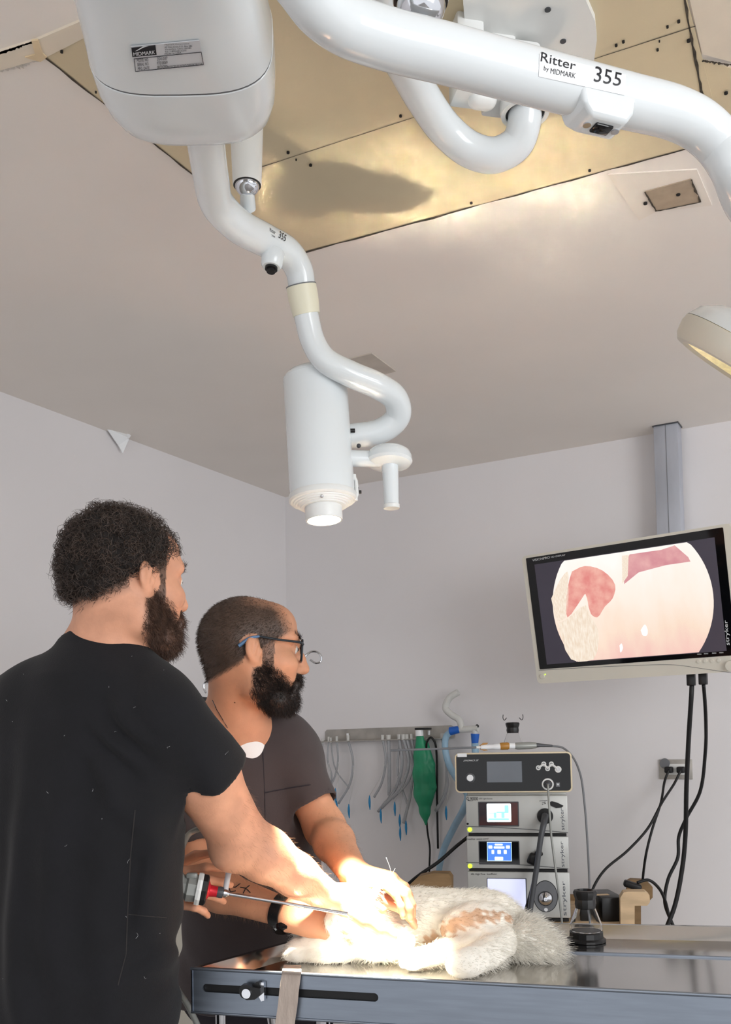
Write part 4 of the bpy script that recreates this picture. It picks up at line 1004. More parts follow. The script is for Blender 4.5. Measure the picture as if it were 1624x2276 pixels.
S.plane((0, 0, 0.06), (0, 0, -1))
obj('trousers', S.mesh(0.01), 'pants_dark', P2, smooth=180)
for y in (1, -1):
    a = hp_ + l2 * 0.09 * y; a = clap(a[0], a[1], 0.045) - f2 * 0.04; S = SDF(); S.chain([a, a + f2 * 0.1 + clap(0, 0, -0.005), a + f2 * 0.2 + clap(0, 0, -0.012)], [0.045, 0.046, 0.036], k=0.03)
    S.plane((0, 0, 0.0), (0, 0, -1)); obj('shoe', S.mesh(0.008), 'shoe', P2, smooth=180)
# ------------------------------------------------------------------ the steel table
ZR, ZS = 0.986, 0.96
NL, FL = Pz(424, 2151, ZR), Pz(815, 2044, ZR)
NR = Pz(1624, 2213, ZR); NR = NL + (NR - NL) * 1.35
FR = Pz(1614, 2058, ZR); FR = FL + (FR - FL) * 1.5
TB = thing('examination_table', 'stainless steel examination table with a slotted front edge, the cat lying on it', 'table', clap((NL + FR)[0] / 2, (NL + FR)[1] / 2, 0))
un, uf, ul_, ur = nrm(NR - NL), nrm(FR - FL), nrm(FL - NL), nrm(FR - NR)
cen = (NL + NR + FL + FR) / 4
def inset(d, z):
    """the table outline moved inwards by d"""
    P = [NL, NR, FR, FL]; out = []
    for i in range(4):
        p, a, b = P[i], nrm(P[i - 1] - P[i]), nrm(P[(i + 1) % 4] - P[i])
        s = math.sqrt(max(1e-6, 1 - (a @ b) ** 2)); q = p + (a + b) * d / s; out.append(clap(q[0], q[1], z))
    return out
top = MB(); A, B_, C_ = inset(0.0, ZR), inset(0.004, ZR + 0.001), inset(0.011, ZR)
D_, E_ = inset(0.024, ZS + 0.01), inset(0.031, ZS)
top.add(A + B_ + C_ + D_ + E_, [(i + 4 * k, (i + 1) % 4 + 4 * k, (i + 1) % 4 + 4 * k + 4, i + 4 * k + 4) for k in range(4) for i in range(4)] + [(16, 17, 18, 19)])
obj('table_top', top, 'steel_top', TB, smooth=25)
obj('underside', MB().prism(inset(0.012, ZS - 0.002), (0, 0, -0.012)), 'steel', TB, smooth=0)
def bool_cut(o, cut):
    m_ = o.modifiers.new('slot', 'BOOLEAN'); m_.operation = 'DIFFERENCE'; m_.object = cut; m_.solver = 'EXACT'
    dg = bpy.context.evaluated_depsgraph_get(); dg.update(); me = bpy.data.meshes.new_from_object(o.evaluated_get(dg))
    o.modifiers.clear(); me.polygons.foreach_set('use_smooth', np.zeros(len(me.polygons), bool)); old = o.data; o.data = me; bpy.data.objects.remove(cut)
def skirt(a, b, inw, h0=ZR, h1=ZR - 0.081, t=0.004):
    a, b = clap(a[0], a[1], h0), clap(b[0], b[1], h0); return MB().prism([a, b, clap(b[0], b[1], h1), clap(a[0], a[1], h1)], inw * t)
nin = nrm(np.cross([0, 0, 1], un))
fs = obj('front_skirt', skirt(NL, NR, nin), 'steel', TB, smooth=25)
fp = lambda px, py, off=0.0: Ppl(px, py, NL - nin * off, nin)
sa, sb_ = fp(457, 2196), fp(833, 2217); sm_ = (sa + sb_) / 2; sl_ = np.linalg.norm(sb_ - sa); sd = nrm(sb_ - sa); su = nrm(np.cross(nin, sd)); su = su if su[2] > 0 else -su
slot = [sm_ - nin * 0.02 + sd * x + su * y for x, y in rrect(sl_ + 0.012, 0.0145, 0.0072, 6)]
ct = obj('c', MB().prism(slot, nin * 0.05), 'black', TB); bool_cut(fs, ct)
obj('slot_shade', MB().prism([p + nin * 0.0055 for p in [sm_ + sd * x + su * y for x, y in rrect(sl_ + 0.06, 0.05, 0.002, 1)]], nin * 0.002), 'rubber', TB)  # black sheet set close behind the slot stands in for the shade inside
obj('edge_fold', MB().tube([NL - nin * 0.0 + clap(0, 0, -0.001), NR + clap(0, 0, -0.001)], 0.0032, 10), 'steel', TB)
obj('edge_fold', MB().tube([NL + clap(0, 0, -0.0795), NR + clap(0, 0, -0.0795)], 0.0025, 8), 'steel', TB)
obj('left_skirt', skirt(FL, NL, -np.cross(ul_, [0, 0, 1]) * -1), 'steel', TB, smooth=25)
obj('back_skirt', skirt(FR, FL, -nin), 'steel', TB, smooth=25)
obj('right_skirt', skirt(NR, FR, nrm(NL - NR)), 'steel', TB, smooth=25)
# the fold where the two halves of the top meet
fa_, fb_ = Pz(1215, 2116, ZS), Pz(1640, 2131, ZS); fd = nrm(fb_ - fa_)
obj('centre_fold', MB().ribbon([fa_ - fd * 0.35 + clap(0, 0, 0.0015), fb_ + fd * 0.4 + clap(0, 0, 0.0015)], np.cross(fd, [0, 0, 1]), 0.008, 0.003), 'steel', TB)
colc = W(742, 2270, 2.05); cc = clap(colc[0] + 0.02, colc[1], 0)
obj('column', MB().tube([cc + clap(0, 0, 0.03), cc + clap(0, 0, ZS - 0.012)], 0.062, 32), 'chrome', TB)
obj('column_sleeve', MB().tube([cc + clap(0.11, 0.02, 0.03), cc + clap(0.11, 0.02, ZS - 0.012)], 0.018, 20), 'chrome', TB)
obj('base', MB().box(cc + clap(0.1, 0, 0.02), (0.6, 0.42, 0.04), rz(math.atan2(un[1], un[0])), 0.012), 'steel', TB)
for a, b, r in ((W(490, 2262, 1.85), W(492, 2480, 1.85), 0.01), (W(590, 2255, 1.9), W(640, 2500, 1.95), 0.011)): obj('strut', MB().tube([clap(a[0], a[1], ZS - 0.01), b], r, 14), 'chrome', TB)
# clamp knob in the slot
kc = fp(556, 2203, 0.012)
kb = thing('clamp_knob', 'black winged clamp knob with a chrome screw in the slot of the table edge', 'knob', kc)
obj('wings', MB().prism([fp(x, y, 0.022) for x, y in ((531, 2198), (536, 2190), (548, 2189), (561, 2195), (577, 2197), (578, 2212), (566, 2222), (548, 2223), (536, 2217), (531, 2208))], nin * 0.014), 'black', kb, smooth=0)
obj('shank', MB().tube([fp(552, 2206, 0.02), fp(556, 2206, -0.02)], 0.007, 14), 'black', kb)
obj('arm', MB().prism([fp(x, y, 0.012) for x, y in ((548, 2196), (570, 2183), (580, 2184), (582, 2208), (566, 2214))], nin * 0.008), 'black', kb, smooth=0)
obj('screw', MB().lathe([(0, 0), (0.0075, 0), (0.0085, -0.003), (0, -0.003)], fp(548, 2208, 0.022), nin, 16), 'chrome', kb)
obj('plate', MB().prism([fp(x, y, 0.012) for x, y in ((577, 2184), (586, 2184), (587, 2224), (580, 2226), (575, 2216))], nin * 0.01), 'chrome', kb, smooth=0)
# strap over the edge
st = [Pz(650, 2146, ZS + 0.004), Pz(649, 2153, ZS + 0.014), clap(*(Pz(648, 2160, ZR + 0.006)))]
st += [fp(647, 2168, 0.006), fp(643, 2195, 0.009), fp(639, 2235, 0.01), fp(633, 2276, 0.011), fp(628, 2330, 0.014)]
sw_ = spline(st, 6)
tag(obj('strap', MB().ribbon(sw_, un, 0.0357, 0.002), 'strap', smooth=60), 'taupe woven restraint strap hanging over the near edge of the steel table', 'strap')

# ------------------------------------------------------------------ the cat
ZC0 = 0.9; CB0 = Pz(900, 2110, ZC0); CB = Pz(900, 2110, ZS); CSZ = 0.88    # modelled on a reference slab, then set down on the table at cat size
def place(P): return CB + (np.asarray(P) - CB0) * CSZ
CT = thing('cat', 'white cat with tan patches lying on its side on the steel table', 'cat', Pz(900, 2110, ZS))
S = SDF()
zf = lambda p, z: clap(p[0], p[1], z)
sh_ = zf(Pz(830, 2122, ZC0), 0.96); ch_ = zf(Pz(930, 2118, ZC0), 0.957); be_ = zf(Pz(1010, 2114, ZC0), 0.954); hi_ = zf(Pz(1085, 2112, ZC0), 0.958)
S.chain([sh_ + clap(0, 0.05, 0), ch_ + clap(0, 0.055, 0), be_ + clap(0, 0.055, 0), hi_ + clap(0, 0.05, 0)], [0.074, 0.072, 0.066, 0.075], k=0.05)
S.ell(sh_ + clap(-0.02, 0.02, 0.02), (0.08, 0.07, 0.06), k=0.05); S.ell(zf(Pz(850, 2140, ZC0), 0.945), (0.075, 0.04, 0.045), k=0.04)
hd = W(790, 2028, 2.12)                              # head under the hands, mouth towards the scope
S.ell(hd, (0.052, 0.045, 0.045), k=0.04); S.ell(hd + clap(-0.04, -0.02, -0.018), (0.028, 0.026, 0.022), k=0.02)
S.cone(hd, sh_ + clap(0.02, 0.04, 0.02), 0.048, 0.06, k=0.04)
for dy in (0.0, 0.05): S.cone(hd + clap(0.03, -0.02 + dy, 0.035), hd + clap(0.055, -0.03 + dy * 1.3, 0.06), 0.016, 0.005, k=0.012)
# front legs
p0 = zf(Pz(664, 2138, ZC0), 0.926)
S.chain([sh_ + clap(-0.02, -0.01, -0.02), zf(Pz(745, 2138, ZC0), 0.938), zf(Pz(705, 2138, ZC0), 0.931), p0], [0.05, 0.038, 0.03, 0.026], k=0.03)
S.ell(p0 + clap(-0.008, -0.004, -0.002), (0.026, 0.027, 0.021), k=0.015)
for i in range(3): S.ell(p0 + clap(-0.026 + 0.002 * i, -0.018 + 0.014 * i, -0.008), (0.012, 0.008, 0.011), k=0.006)
S.chain([sh_ + clap(-0.02, 0.06, -0.03), zf(Pz(740, 2092, ZC0), 0.932), zf(Pz(670, 2096, ZC0), 0.925)], [0.04, 0.03, 0.022], k=0.03)
# haunch, hind legs folded towards us
th = zf(Pz(1060, 2140, ZC0), 0.95)
S.ell(th + clap(0.01, 0.045, 0.015), (0.085, 0.055, 0.062), rz(R_(-8)), k=0.04)
S.ell(hi_ + clap(0.035, 0.025, -0.02), (0.06, 0.07, 0.055), k=0.05)
f0 = zf(Pz(1060, 2150, ZC0), 0.932); f1_ = zf(Pz(990, 2154, ZC0), 0.93); f2_ = zf(Pz(918, 2162, ZC0), 0.925)
S.chain([th + clap(0.02, 0.0, -0.004), f0 + clap(0, 0.03, 0.004), f1_ + clap(0, 0.025, 0), f2_ + clap(0, 0.012, 0)], [0.04, 0.031, 0.026, 0.022], k=0.016)
S.ell(f2_ + clap(-0.002, 0.012, 0.0), (0.023, 0.022, 0.022), k=0.008)
for i in range(3): S.ell(f2_ + clap(-0.021, -0.002 + 0.013 * i, -0.004), (0.01, 0.0075, 0.012), k=0.004)
g0 = zf(Pz(1085, 2160, ZC0), 0.936); g1 = zf(Pz(1042, 2176, ZC0), 0.931)
S.chain([th + clap(0.06, 0, -0.004), g0 + clap(0.004, 0.018, 0.0), g1 + clap(0, 0.008, 0)], [0.034, 0.033, 0.031], k=0.008)
S.ell(g1 + clap(-0.012, 0.0, 0.0), (0.034, 0.027, 0.03), k=0.008)
for i in range(4): S.ell(g1 + clap(-0.042 + 0.008 * abs(i - 1.5), -0.016 + 0.012 * i, -0.004), (0.011, 0.0075, 0.014), k=0.004)
S.plane((0, 0, ZC0 + 0.001), (0, 0, -1), k=0.004)
S.disp = lambda X, Y, Z: noise_s(X, Y, Z, 110, 0.0022)
cm = S.mesh(0.0035); cm = (place(cm[0]), cm[1])
def patch_mat():
    m_ = mat('cat_coat', C(242, 238, 228), 0.85, var=0.03, vscale=40)
    nt = m_.node_tree; b = nt.nodes['Principled BSDF']; src = b.inputs['Base Color'].links[0].from_socket
    at = nt.nodes.new('ShaderNodeAttribute'); at.attribute_name = 'tan'
    mx = nt.nodes.new('ShaderNodeMix'); mx.data_type = 'RGBA'; mx.inputs[7].default_value = C(196, 140, 88)
    nt.links.new(at.outputs['Fac'], mx.inputs[0]); nt.links.new(src, mx.inputs[6]); nt.links.new(mx.outputs[2], b.inputs['Base Color'])
    return m_
M['cat'] = patch_mat()
def to_px(P):
    v = (P - CAM) @ RC; return np.stack([CX - F * v[:, 0] / v[:, 2], CY + F * v[:, 1] / v[:, 2]], 1)
spots = [(on_surf(cm, [(x, y)], 0.0)[0], r_) for x, y, r_ in ((948, 2096, 0.022), (965, 2085, 0.024), (985, 2072, 0.026), (1010, 2056, 0.028), (1038, 2045, 0.03), (1070, 2036, 0.028), (1105, 2034, 0.024), (1130, 2040, 0.018), (770, 2088, 0.016), (762, 2072, 0.012), (778, 2098, 0.01))]
def tanmask(P):
    f = np.zeros(len(P))
    for c_, r_ in spots: f = np.maximum(f, 1 - np.linalg.norm(P - c_, axis=1) / r_)
    x, y, z = P.T; n_ = np.sin(x * 160 + 2 * np.sin(z * 140)) * np.sin(z * 190 + 2 * np.sin(x * 120 + y * 90)) * np.sin(y * 100 + x * 60)
    return np.clip((f * 1.3 - 0.35 + 0.9 * n_) * 1.5, 0, 0.72) * (f > 0)
def colored(o, V):
    a = o.data.attributes.new('tan', 'FLOAT', 'POINT'); a.data.foreach_set('value', tanmask(V).astype(np.float32))
co = obj('body', cm, 'cat', CT, smooth=180); colored(co, cm[0])
def catlean(p, n_):
    l = np.zeros_like(p); l[:, 0] = 0.9; l[:, 2] = -0.45; l[:, 1] = -0.1
    lg = (p[:, 2] < ZS + 0.04) & (p[:, 0] < 0.02); l[lg, 0] = -0.7
    return l
pads = [place(f2_), place(g1), place(p0)]
def furlen(p):
    k = np.ones(len(p))
    for q in pads: k *= np.clip(np.linalg.norm(p - q, axis=1) / 0.07, 0.22, 1)
    return k
fur = strands(cm, 15000, 0.0105, 0.00045, catlean, seg=3, rnd=0.35, seed=31, lenfn=furlen, curl=0.001)
fo = obj('fur', fur, 'cat', CT, smooth=180); colored(fo, fur[0]); fo['kind'] = 'stuff'
# tail
S = SDF(); t0, t1, t2 = hi_ + clap(0.09, 0.0, -0.025), zf(Pz(1170, 2134, ZC0), 0.938), zf(Pz(1218, 2138, ZC0), 0.93)
S.chain([t0 + clap(-0.02, 0, 0), t1, t2], [0.044, 0.04, 0.024], k=0.03); S.plane((0, 0, ZC0 + 0.001), (0, 0, -1), k=0.004)
tm_ = S.mesh(0.004); tm_ = (place(tm_[0]), tm_[1]); tl = obj('tail', tm_, 'cat', CT, smooth=180); colored(tl, tm_[0])
tf = strands(tm_, 5200, 0.021, 0.0005, lambda p, n_: clap(1.0, -0.1, -0.25) + 0 * p, seg=4, rnd=0.4, seed=32, curl=0.0015)
tfo = obj('tail_fur', tf, 'cat', tl, smooth=180); colored(tfo, tf[0]); tfo['kind'] = 'stuff'
wk = hd + clap(0.01, 0.02, 0.05)
for q in (((858, 1968), (868, 1938), (858, 1906)), ((858, 1972), (872, 1942), (878, 1930)), ((846, 1972), (846, 1955), (842, 1945))): obj('whisker', MB().tube(spline([W(x, y, 1.85) for x, y in q], 5), [0.0005, 0.0003], 5), 'label_white', CT, smooth=180)

# ------------------------------------------------------------------ endoscope held by the man in black
EN = thing('endoscope', 'rigid endoscope with grey camera head and red collar, held low beside the black scrubs', 'endoscope', W(450, 1982, 1.75))
e0, e1 = W(398, 1968, 1.745), W(772, 2031, 1.79)
ed = nrm(e1 - e0); Le = np.linalg.norm(e1 - e0)
def onE(px, py, off=0.0):
    t = np.clip((px - 398) / (772 - 398), -0.2, 1); return e0 + (e1 - e0) * t
def ev_(px): return np.linalg.norm(onE(px, 0) - e0) * (1 if px > 398 else -1)
obj('camera_head', MB().lathe([(0.0, -0.03), (0.02, -0.028), (0.026, -0.02), (0.027, 0.0), (0.022, 0.006), (0.022, 0.012), (0.027, 0.016), (0.02511, ev_(437)), (0, ev_(437))], e0, ed, 8, xh=(0, 0.4, 1)), 'cam_grey', EN, smooth=20)
obj('head_button', MB().box(e0 + ed * 0.026 + clap(0, -0.012, 0.024), (0.02, 0.012, 0.01), None, 0.003), 'cam_grey', EN)
obj('coupler_ring', MB().lathe([(0.00930, ev_(436)), (0.02976, ev_(436)), (0.03069, ev_(442)), (0.02976, ev_(447)), (0.00930, ev_(447))], e0, ed, 10, xh=(0, 0.4, 1)), 'white_plastic', EN, smooth=20)
obj('coupler_band', MB().lathe([(0.00930, ev_(447)), (0.02930, ev_(447)), (0.02883, ev_(457)), (0.02418, ev_(460)), (0.00930, ev_(460))], e0, ed, 10, xh=(0, 0.4, 1)), 'black', EN, smooth=20)
obj('red_collar', MB().lathe([(0, ev_(455)), (0.02046, ev_(456)), (0.01767, ev_(461)), (0.01116, ev_(465)), (0.00977, ev_(478)), (0.01023, ev_(481)), (0, ev_(481))], e0, ed, 24), 'red', EN)
obj('grey_collar', MB().lathe([(0, ev_(480)), (0.00977, ev_(480)), (0.01069, ev_(487)), (0.00977, ev_(494)), (0, ev_(495))], e0, ed, 14), 'grey_dark', EN, smooth=20)
obj('tip_collar', MB().lathe([(0, ev_(494)), (0.00837, ev_(495)), (0.00791, ev_(500)), (0.00465, ev_(507)), (0, ev_(508))], e0, ed, 18), 'chrome', EN)
obj('shaft', MB().tube([onE(504, 0), e1], 0.0034, 14), 'chrome', EN)
lp0, lp1 = onE(498, 0), W(508, 1938, 1.78)
obj('light_post', MB().tube([lp0, lp0 * 0.1 + lp1 * 0.9, lp1], [0.0052, 0.0056, 0.007], 14), 'paper', EN)
obj('light_cable', MB().tube(spline([lp1, W(509, 1900, 1.8), W(490, 1865, 1.83), W(455, 1842, 1.85), W(425, 1850, 1.85), W(408, 1875, 1.83), W(396, 1930, 1.81), W(380, 2020, 1.8), W(372, 2120, 1.8), W(385, 2180, 1.8), W(420, 2240, 1.83), W(445, 2300, 1.85), W(450, 2420, 1.85)], 8), 0.0058, 12), 'cam_grey', EN)

# ------------------------------------------------------------------ glass bottle on the table
BO = Pz(1303, 2092, ZS)
def bottle(name, lab, base, s, par=None):
    t = thing(name, lab, 'bottle', base); s = s / 0.93; q_ = lambda pr: [(a * s, b * s) for a, b in pr]
    obj('base_ring', MB().lathe(q_([(0, 0.001), (0.0465, 0.001), (0.047, 0.006), (0.041, 0.01), (0.04, 0.022), (0.0405, 0.023), (0.0378, 0.025), (0, 0.025)]), base, n=14), 'black', t, smooth=20)
    obj('glass_body', MB().lathe(q_([(0.0367, 0.0255), (0.039, 0.03), (0.0381, 0.04), (0.0242, 0.078), (0.0223, 0.083), (0.0212, 0.083), (0.0228, 0.078), (0.0363, 0.041), (0.0372, 0.031), (0.0353, 0.027)]), base, n=40, closed=True), 'glass', t, smooth=60)
    obj('neck_collar', MB().lathe(q_([(0, 0.079), (0.0237, 0.079), (0.026, 0.09), (0.0246, 0.101), (0.0284, 0.112), (0.0293, 0.118), (0.027, 0.122), (0.0195, 0.123), (0.0186, 0.115), (0, 0.113)]), base, n=12), 'black', t, smooth=25)
    return t
bt = bottle('bottle', 'cone shaped clear glass bottle with black base and collar, standing on the steel table', BO, 0.82)

# ------------------------------------------------------------------ equipment stack on the wooden stand
YS = R_(-11); SM = np.stack([[math.cos(YS), math.sin(YS), 0], [-math.sin(YS), math.cos(YS), 0], [0, 0, 1]], 1)
S0 = W(1150, 1850, 2.95); sx, sy = SM[:, 0], SM[:, 1]
def sp_(px, py, off=0.0): return Ppl(px, py, S0 - sy * off, sy)
def sl(px, py): return SM.T @ (sp_(px, py) - S0)
def sP(x, y, z): return S0 + SM @ clap(x, y, z)
def face_box(q0, q1, depth, mb=None, off=0.0, bevel=0.004, inset_=0.0, x0=None, x1=None):
    a, b = sl(*q0), sl(*q1); xa, xb = (a[0] if x0 is None else x0), (b[0] if x1 is None else x1)
    return (mb or MB()).box(sP((xa + xb) / 2, depth / 2 - off, (a[2] + b[2]) / 2), (xb - xa, depth, a[2] - b[2]), SM, bevel)
def frect(px, r_px, off, cx=None):
    """a rounded rectangle on the console fronts from two photo corners"""
    (xa, ya), (xb, yb) = px; a, b = sl(xa, ya), sl(xb, yb); r = r_px / 2100 * 2.95
    return [sP(x, -off, z) for x, z in rrect(b[0] - a[0], a[2] - b[2], r, 5, (a[0] + b[0]) / 2, (a[2] + b[2]) / 2)]
def plate_(name, px, r_px, off, th, m_, par, smooth=0): return obj(name, MB().prism(frect(px, r_px, off), sy * th), m_, par, smooth=smooth)
def ftext(s, q, mb, off): return quadtext(s, q, lambda x, y: sp_(x, y, off), mb)
def disc(px, py, r_px, off, th=0.003, mb=None, n=24): return (mb or MB()).lathe([(0, 0), (r_px / 2100 * 2.95, 0), (r_px / 2100 * 2.95, th), (0, th)], sp_(px, py, off), sy, n)
XL, XR = sl(1037, 1890)[0], sl(1264, 1890)[0]
def console(name, lab, y0, y1, foot):
    a, b = sl(1150, y0), sl(1150, y1)
    t = thing(name, lab, 'medical device', sP(0, 0.2, b[2] - 0.005))
    obj('case', MB().box(sP((XL + XR) / 2, 0.205, (a[2] + b[2]) / 2 + 0.003), (XR - XL - 0.03, 0.37, a[2] - b[2] - 0.008), SM, 0.003), 'console', t)
    obj('front_panel', MB().box(sP((XL + XR) / 2, 0.011, (a[2] + b[2]) / 2 + 0.002), (XR - XL, 0.022, a[2] - b[2] - 0.004), SM, 0.004), 'console', t)
    obj('foot_gap', MB().box(sP((XL + XR) / 2, 0.03, b[2] - 0.002), (XR - XL - 0.012, 0.05, 0.008), SM), 'rubber', t)
    return t
def swoosh(t, x0, y0, x1, y1, dy):
    mb = MB(); pts = [sp_(x0 + (x1 - x0) * i / 8, y0 + (y1 - y0) * (i / 8) ** 1.6, 0.0012) for i in range(9)]
    mb.ribbon(pts, SM[:, 2], 0.002, 0.001); obj('moulded_line', mb, 'console_dark', t)
# 4: insufflator at the bottom
t = console('insufflator', 'silver medical console at stack bottom, pale screen and round grey knob beside the lettering', 1938, 2042, 0)
plate_('screen_frame', ((1081, 1951), (1172, 2024)), 2, 0.0006, 0.002, 'grey', t); plate_('screen', ((1083, 1953), (1169, 2021)), 1.5, 0.0016, 0.002, 'scr_pale', t)
ell = [sP(sl(1212, 1990)[0] + math.cos(a) * 26.5 / 712, -0.0008, sl(1212, 1993)[2] + math.sin(a) * 35.5 / 712 * (1.0 if math.sin(a) > 0 else 0.95)) for a in np.linspace(0, 2 * math.pi, 40, endpoint=False)]
obj('knob_plate', MB().prism(ell, sy * 0.002), 'black', t, smooth=0)
ell = [sP(sl(1212, 1990)[0] + math.cos(a) * 25 / 712, -0.0016, sl(1212, 1993)[2] + math.sin(a) * 34 / 712 * (1.0 if math.sin(a) > 0 else 0.95)) for a in np.linspace(0, 2 * math.pi, 40, endpoint=False)]
kn_ = obj('knob_plate', MB().prism(ell, sy * 0.002), 'grey', t, smooth=0)
c_ = sp_(1212, 1997, 0.002)
obj('knob', MB().lathe([(0, 0), (0.0215, 0), (0.0215, -0.002), (0.019, -0.006), (0.006, -0.012), (0.0055, -0.017), (0.003, -0.017), (0.003, -0.01), (0, -0.01)], c_, sy, 32), 'chrome', t)
obj('ring', MB().lathe([(0.0195, -0.0005), (0.022, -0.0005), (0.022, -0.0035), (0.0195, -0.0035)], c_, sy, 32, closed=True), 'black', t)
obj('indicator', disc(1213, 2022, 4, 0.003), 'label_white', t)
mb = MB(); ftext('stryker', ((1262, 2035), (1257, 1958), (1248, 1958), (1250, 2035)), mb, 0.0008); obj('maker_lettering', mb, 'ink_grey', t, smooth=0)
mb = MB(); ftext('40L High Flow  Insufflator', ((1046, 1946), (1104, 1945.5), (1104, 1940.5), (1046, 1941)), mb, 0.0008); obj('model_lettering', mb, 'ink', t, smooth=0)
# 3: camera console
t = console('camera_console', 'silver medical console with a bright blue touch screen, third from top of stack', 1859, 1934, 0)
plate_('screen_frame', ((1063, 1869), (1155, 1922)), 1.5, 0.0008, 0.002, 'grey_dark', t); plate_('dark_panel', ((1065, 1871), (1153, 1920)), 1, 0.0014, 0.002, 'glassblack', t)
sc_ = plate_('screen', ((1082, 1871), (1137, 1914)), 1.5, 0.002, 0.002, 'scr_blue', t)
mb = MB()
for q in (((1099, 1875), (1117, 1879)), ((1085, 1879), (1094, 1886)), ((1124, 1879), (1133, 1886)), ((1097, 1881), (1121, 1886)), ((1092, 1889), (1098, 1898)), ((1105, 1889), (1113, 1898)), ((1119, 1889), (1126, 1898)), ((1099, 1904), (1118, 1912))): mb.prism(frect(q, 1.5, 0.0026), sy * 0.0008)
for q in (((1082, 1871), (1137, 1872.5)), ((1082, 1912.5), (1137, 1914)), ((1082, 1871), (1083.5, 1914)), ((1135.5, 1871), (1137, 1914))): mb.prism(frect(q, 0.5, 0.0026), sy * 0.0008)
obj('screen_icons', mb, 'scr_white', sc_, smooth=0)
obj('power_light', disc(1044, 1925, 5, 0.002), 'led', t)
swoosh(t, 1036, 1917, 1262, 1931, 0)
sk = thing_off = None
hd_ = MB().box(sp_(1185, 1910, 0.012), (0.034, 0.022, 0.036), SM @ ry(R_(25)), 0.008, 3); hd_.box(sp_(1197, 1897, 0.01), (0.022, 0.02, 0.022), SM @ ry(R_(-35)), 0.006, 3)
obj('camera_plug', hd_, 'black', t)
mb = MB(); ftext('stryker', ((1257, 1927), (1253, 1870), (1244, 1870), (1246, 1927)), mb, 0.0008); obj('maker_lettering', mb, 'ink_grey', t, smooth=0)
mb = MB(); ftext('CrossFlow  camera control', ((1037, 1867), (1085, 1866), (1085, 1862), (1037, 1863)), mb, 0.0008)
obj('model_lettering', mb, 'ink', t, smooth=0)
# 2: light source
t = console('light_source', 'silver medical console with a white and cyan lit screen, second from top of stack', 1768, 1855, 0)
plate_('screen_frame', ((1062, 1782), (1153.5, 1837)), 1.5, 0.0008, 0.002, 'grey_dark', t)
M['smoked'] = mat('smoked_panel', C(92, 50, 46), 0.2, var=0.5, vscale=9, col2=C(44, 36, 44)); plate_('dark_panel', ((1064, 1784), (1151, 1834)), 1, 0.0014, 0.002, 'smoked', t)
sc_ = plate_('screen', ((1081, 1786), (1136, 1827)), 2.5, 0.002, 0.002, 'scr_white', t)
mb = MB()
for q in (((1121, 1790), (1130, 1806)), ((1097, 1806), (1103, 1818)), ((1114, 1806), (1121, 1818)), ((1085, 1819), (1131, 1823)), ((1085, 1807), (1097, 1808)), ((1103, 1804), (1130, 1807))): mb.prism(frect(q, 1, 0.0026), sy * 0.0008)
obj('screen_bars', mb, 'scr_cyan', sc_, smooth=0)
obj('power_light', disc(1043.5, 1844, 5, 0.002), 'led', t); obj('key_hole', disc(1039, 1831, 2.5, 0.001), 'black', t)
swoosh(t, 1036, 1837, 1262, 1851, 0)
obj('light_port', MB().lathe([(0, 0), (0.0245, 0), (0.024, -0.006), (0.015, -0.007), (0, -0.006)], sp_(1211, 1814, 0.0), sy, 32), 'rubber', t)
obj('port_cover', MB().prism([sp_(x, y, 0.006) for x, y in ((1218, 1785), (1226, 1781), (1238, 1784), (1252, 1791), (1248, 1795), (1236, 1796), (1225, 1791))], sy * 0.006), 'black', t, smooth=0)
mb = MB(); ftext('stryker', ((1257, 1845), (1254, 1796), (1244, 1796), (1246, 1845)), mb, 0.0008); obj('maker_lettering', mb, 'ink_grey', t, smooth=0)
mb = MB(); ftext('L9000', ((1040, 1779), (1062, 1779), (1062, 1771.5), (1040, 1771.5)), mb, 0.0008); ftext('LED Light Source', ((1064, 1777.5), (1094, 1777.5), (1094, 1773.5), (1064, 1773.5)), mb, 0.0008)
for a in range(7): pass
mb.tube(spline([sp_(x, y, 0.0008) for x, y in ((1040, 1770.5), (1036.5, 1775), (1041, 1779.5), (1050, 1780))], 4), 0.0007, 5)
mb.prism([sp_(x, y, 0.0008) for x, y in ((1198, 1780), (1216, 1778.5), (1216, 1779.5), (1198, 1781))], sy * 0.0004); ftext('2%', ((1204, 1789), (1213, 1787), (1213, 1781), (1204, 1783)), mb, 0.0008)
obj('model_lettering', mb, 'ink', t, smooth=0)
# 1: black fronted shaver console on top
a, b = sl(1011, 1674), sl(1272, 1760)
t = thing('shaver_console', 'black fronted console with pale rim and grey display, topmost of the equipment stack', 'medical device', sP(0, 0.15, b[2] - 0.01))
cx_, cz_ = (a[0] + b[0]) / 2, (a[2] + b[2]) / 2; w_, h_ = b[0] - a[0], a[2] - b[2]
obj('case', MB().box(sP(cx_, 0.2, cz_), (w_ - 0.035, 0.34, h_ - 0.014), SM, 0.006), 'console', t)
obj('rim', MB().prism([sP(x, -0.012, z) for x, z in rrect(w_, h_, 0.014, 6, cx_, cz_)], sy * 0.05), 'gold', t, smooth=30)
obj('front_panel', MB().prism([sP(x, -0.0135, z) for x, z in rrect(w_ - 0.009, h_ - 0.009, 0.011, 6, cx_, cz_)], sy * 0.004), 'glassblack', t, smooth=30)
obj('foot', MB().box(sP((XL + XR) / 2, 0.1, b[2] - 0.006), (XR - XL - 0.008, 0.16, 0.013), SM, 0.003), 'console', t)
o_ = 0.0145
M['dark_screen'] = mat('grey_display', C(112, 118, 126), 0.35, var=0.06, vscale=14)
plate_('display', ((1082, 1692.5), (1160.5, 1738)), 0.6, o_, 0.001, 'dark_screen', t)
plate_('sticker', ((1017, 1674.5), (1038, 1682)), 0.5, o_, 0.001, 'label_white', t)
kc_ = sp_(1044.5, 1729, o_)
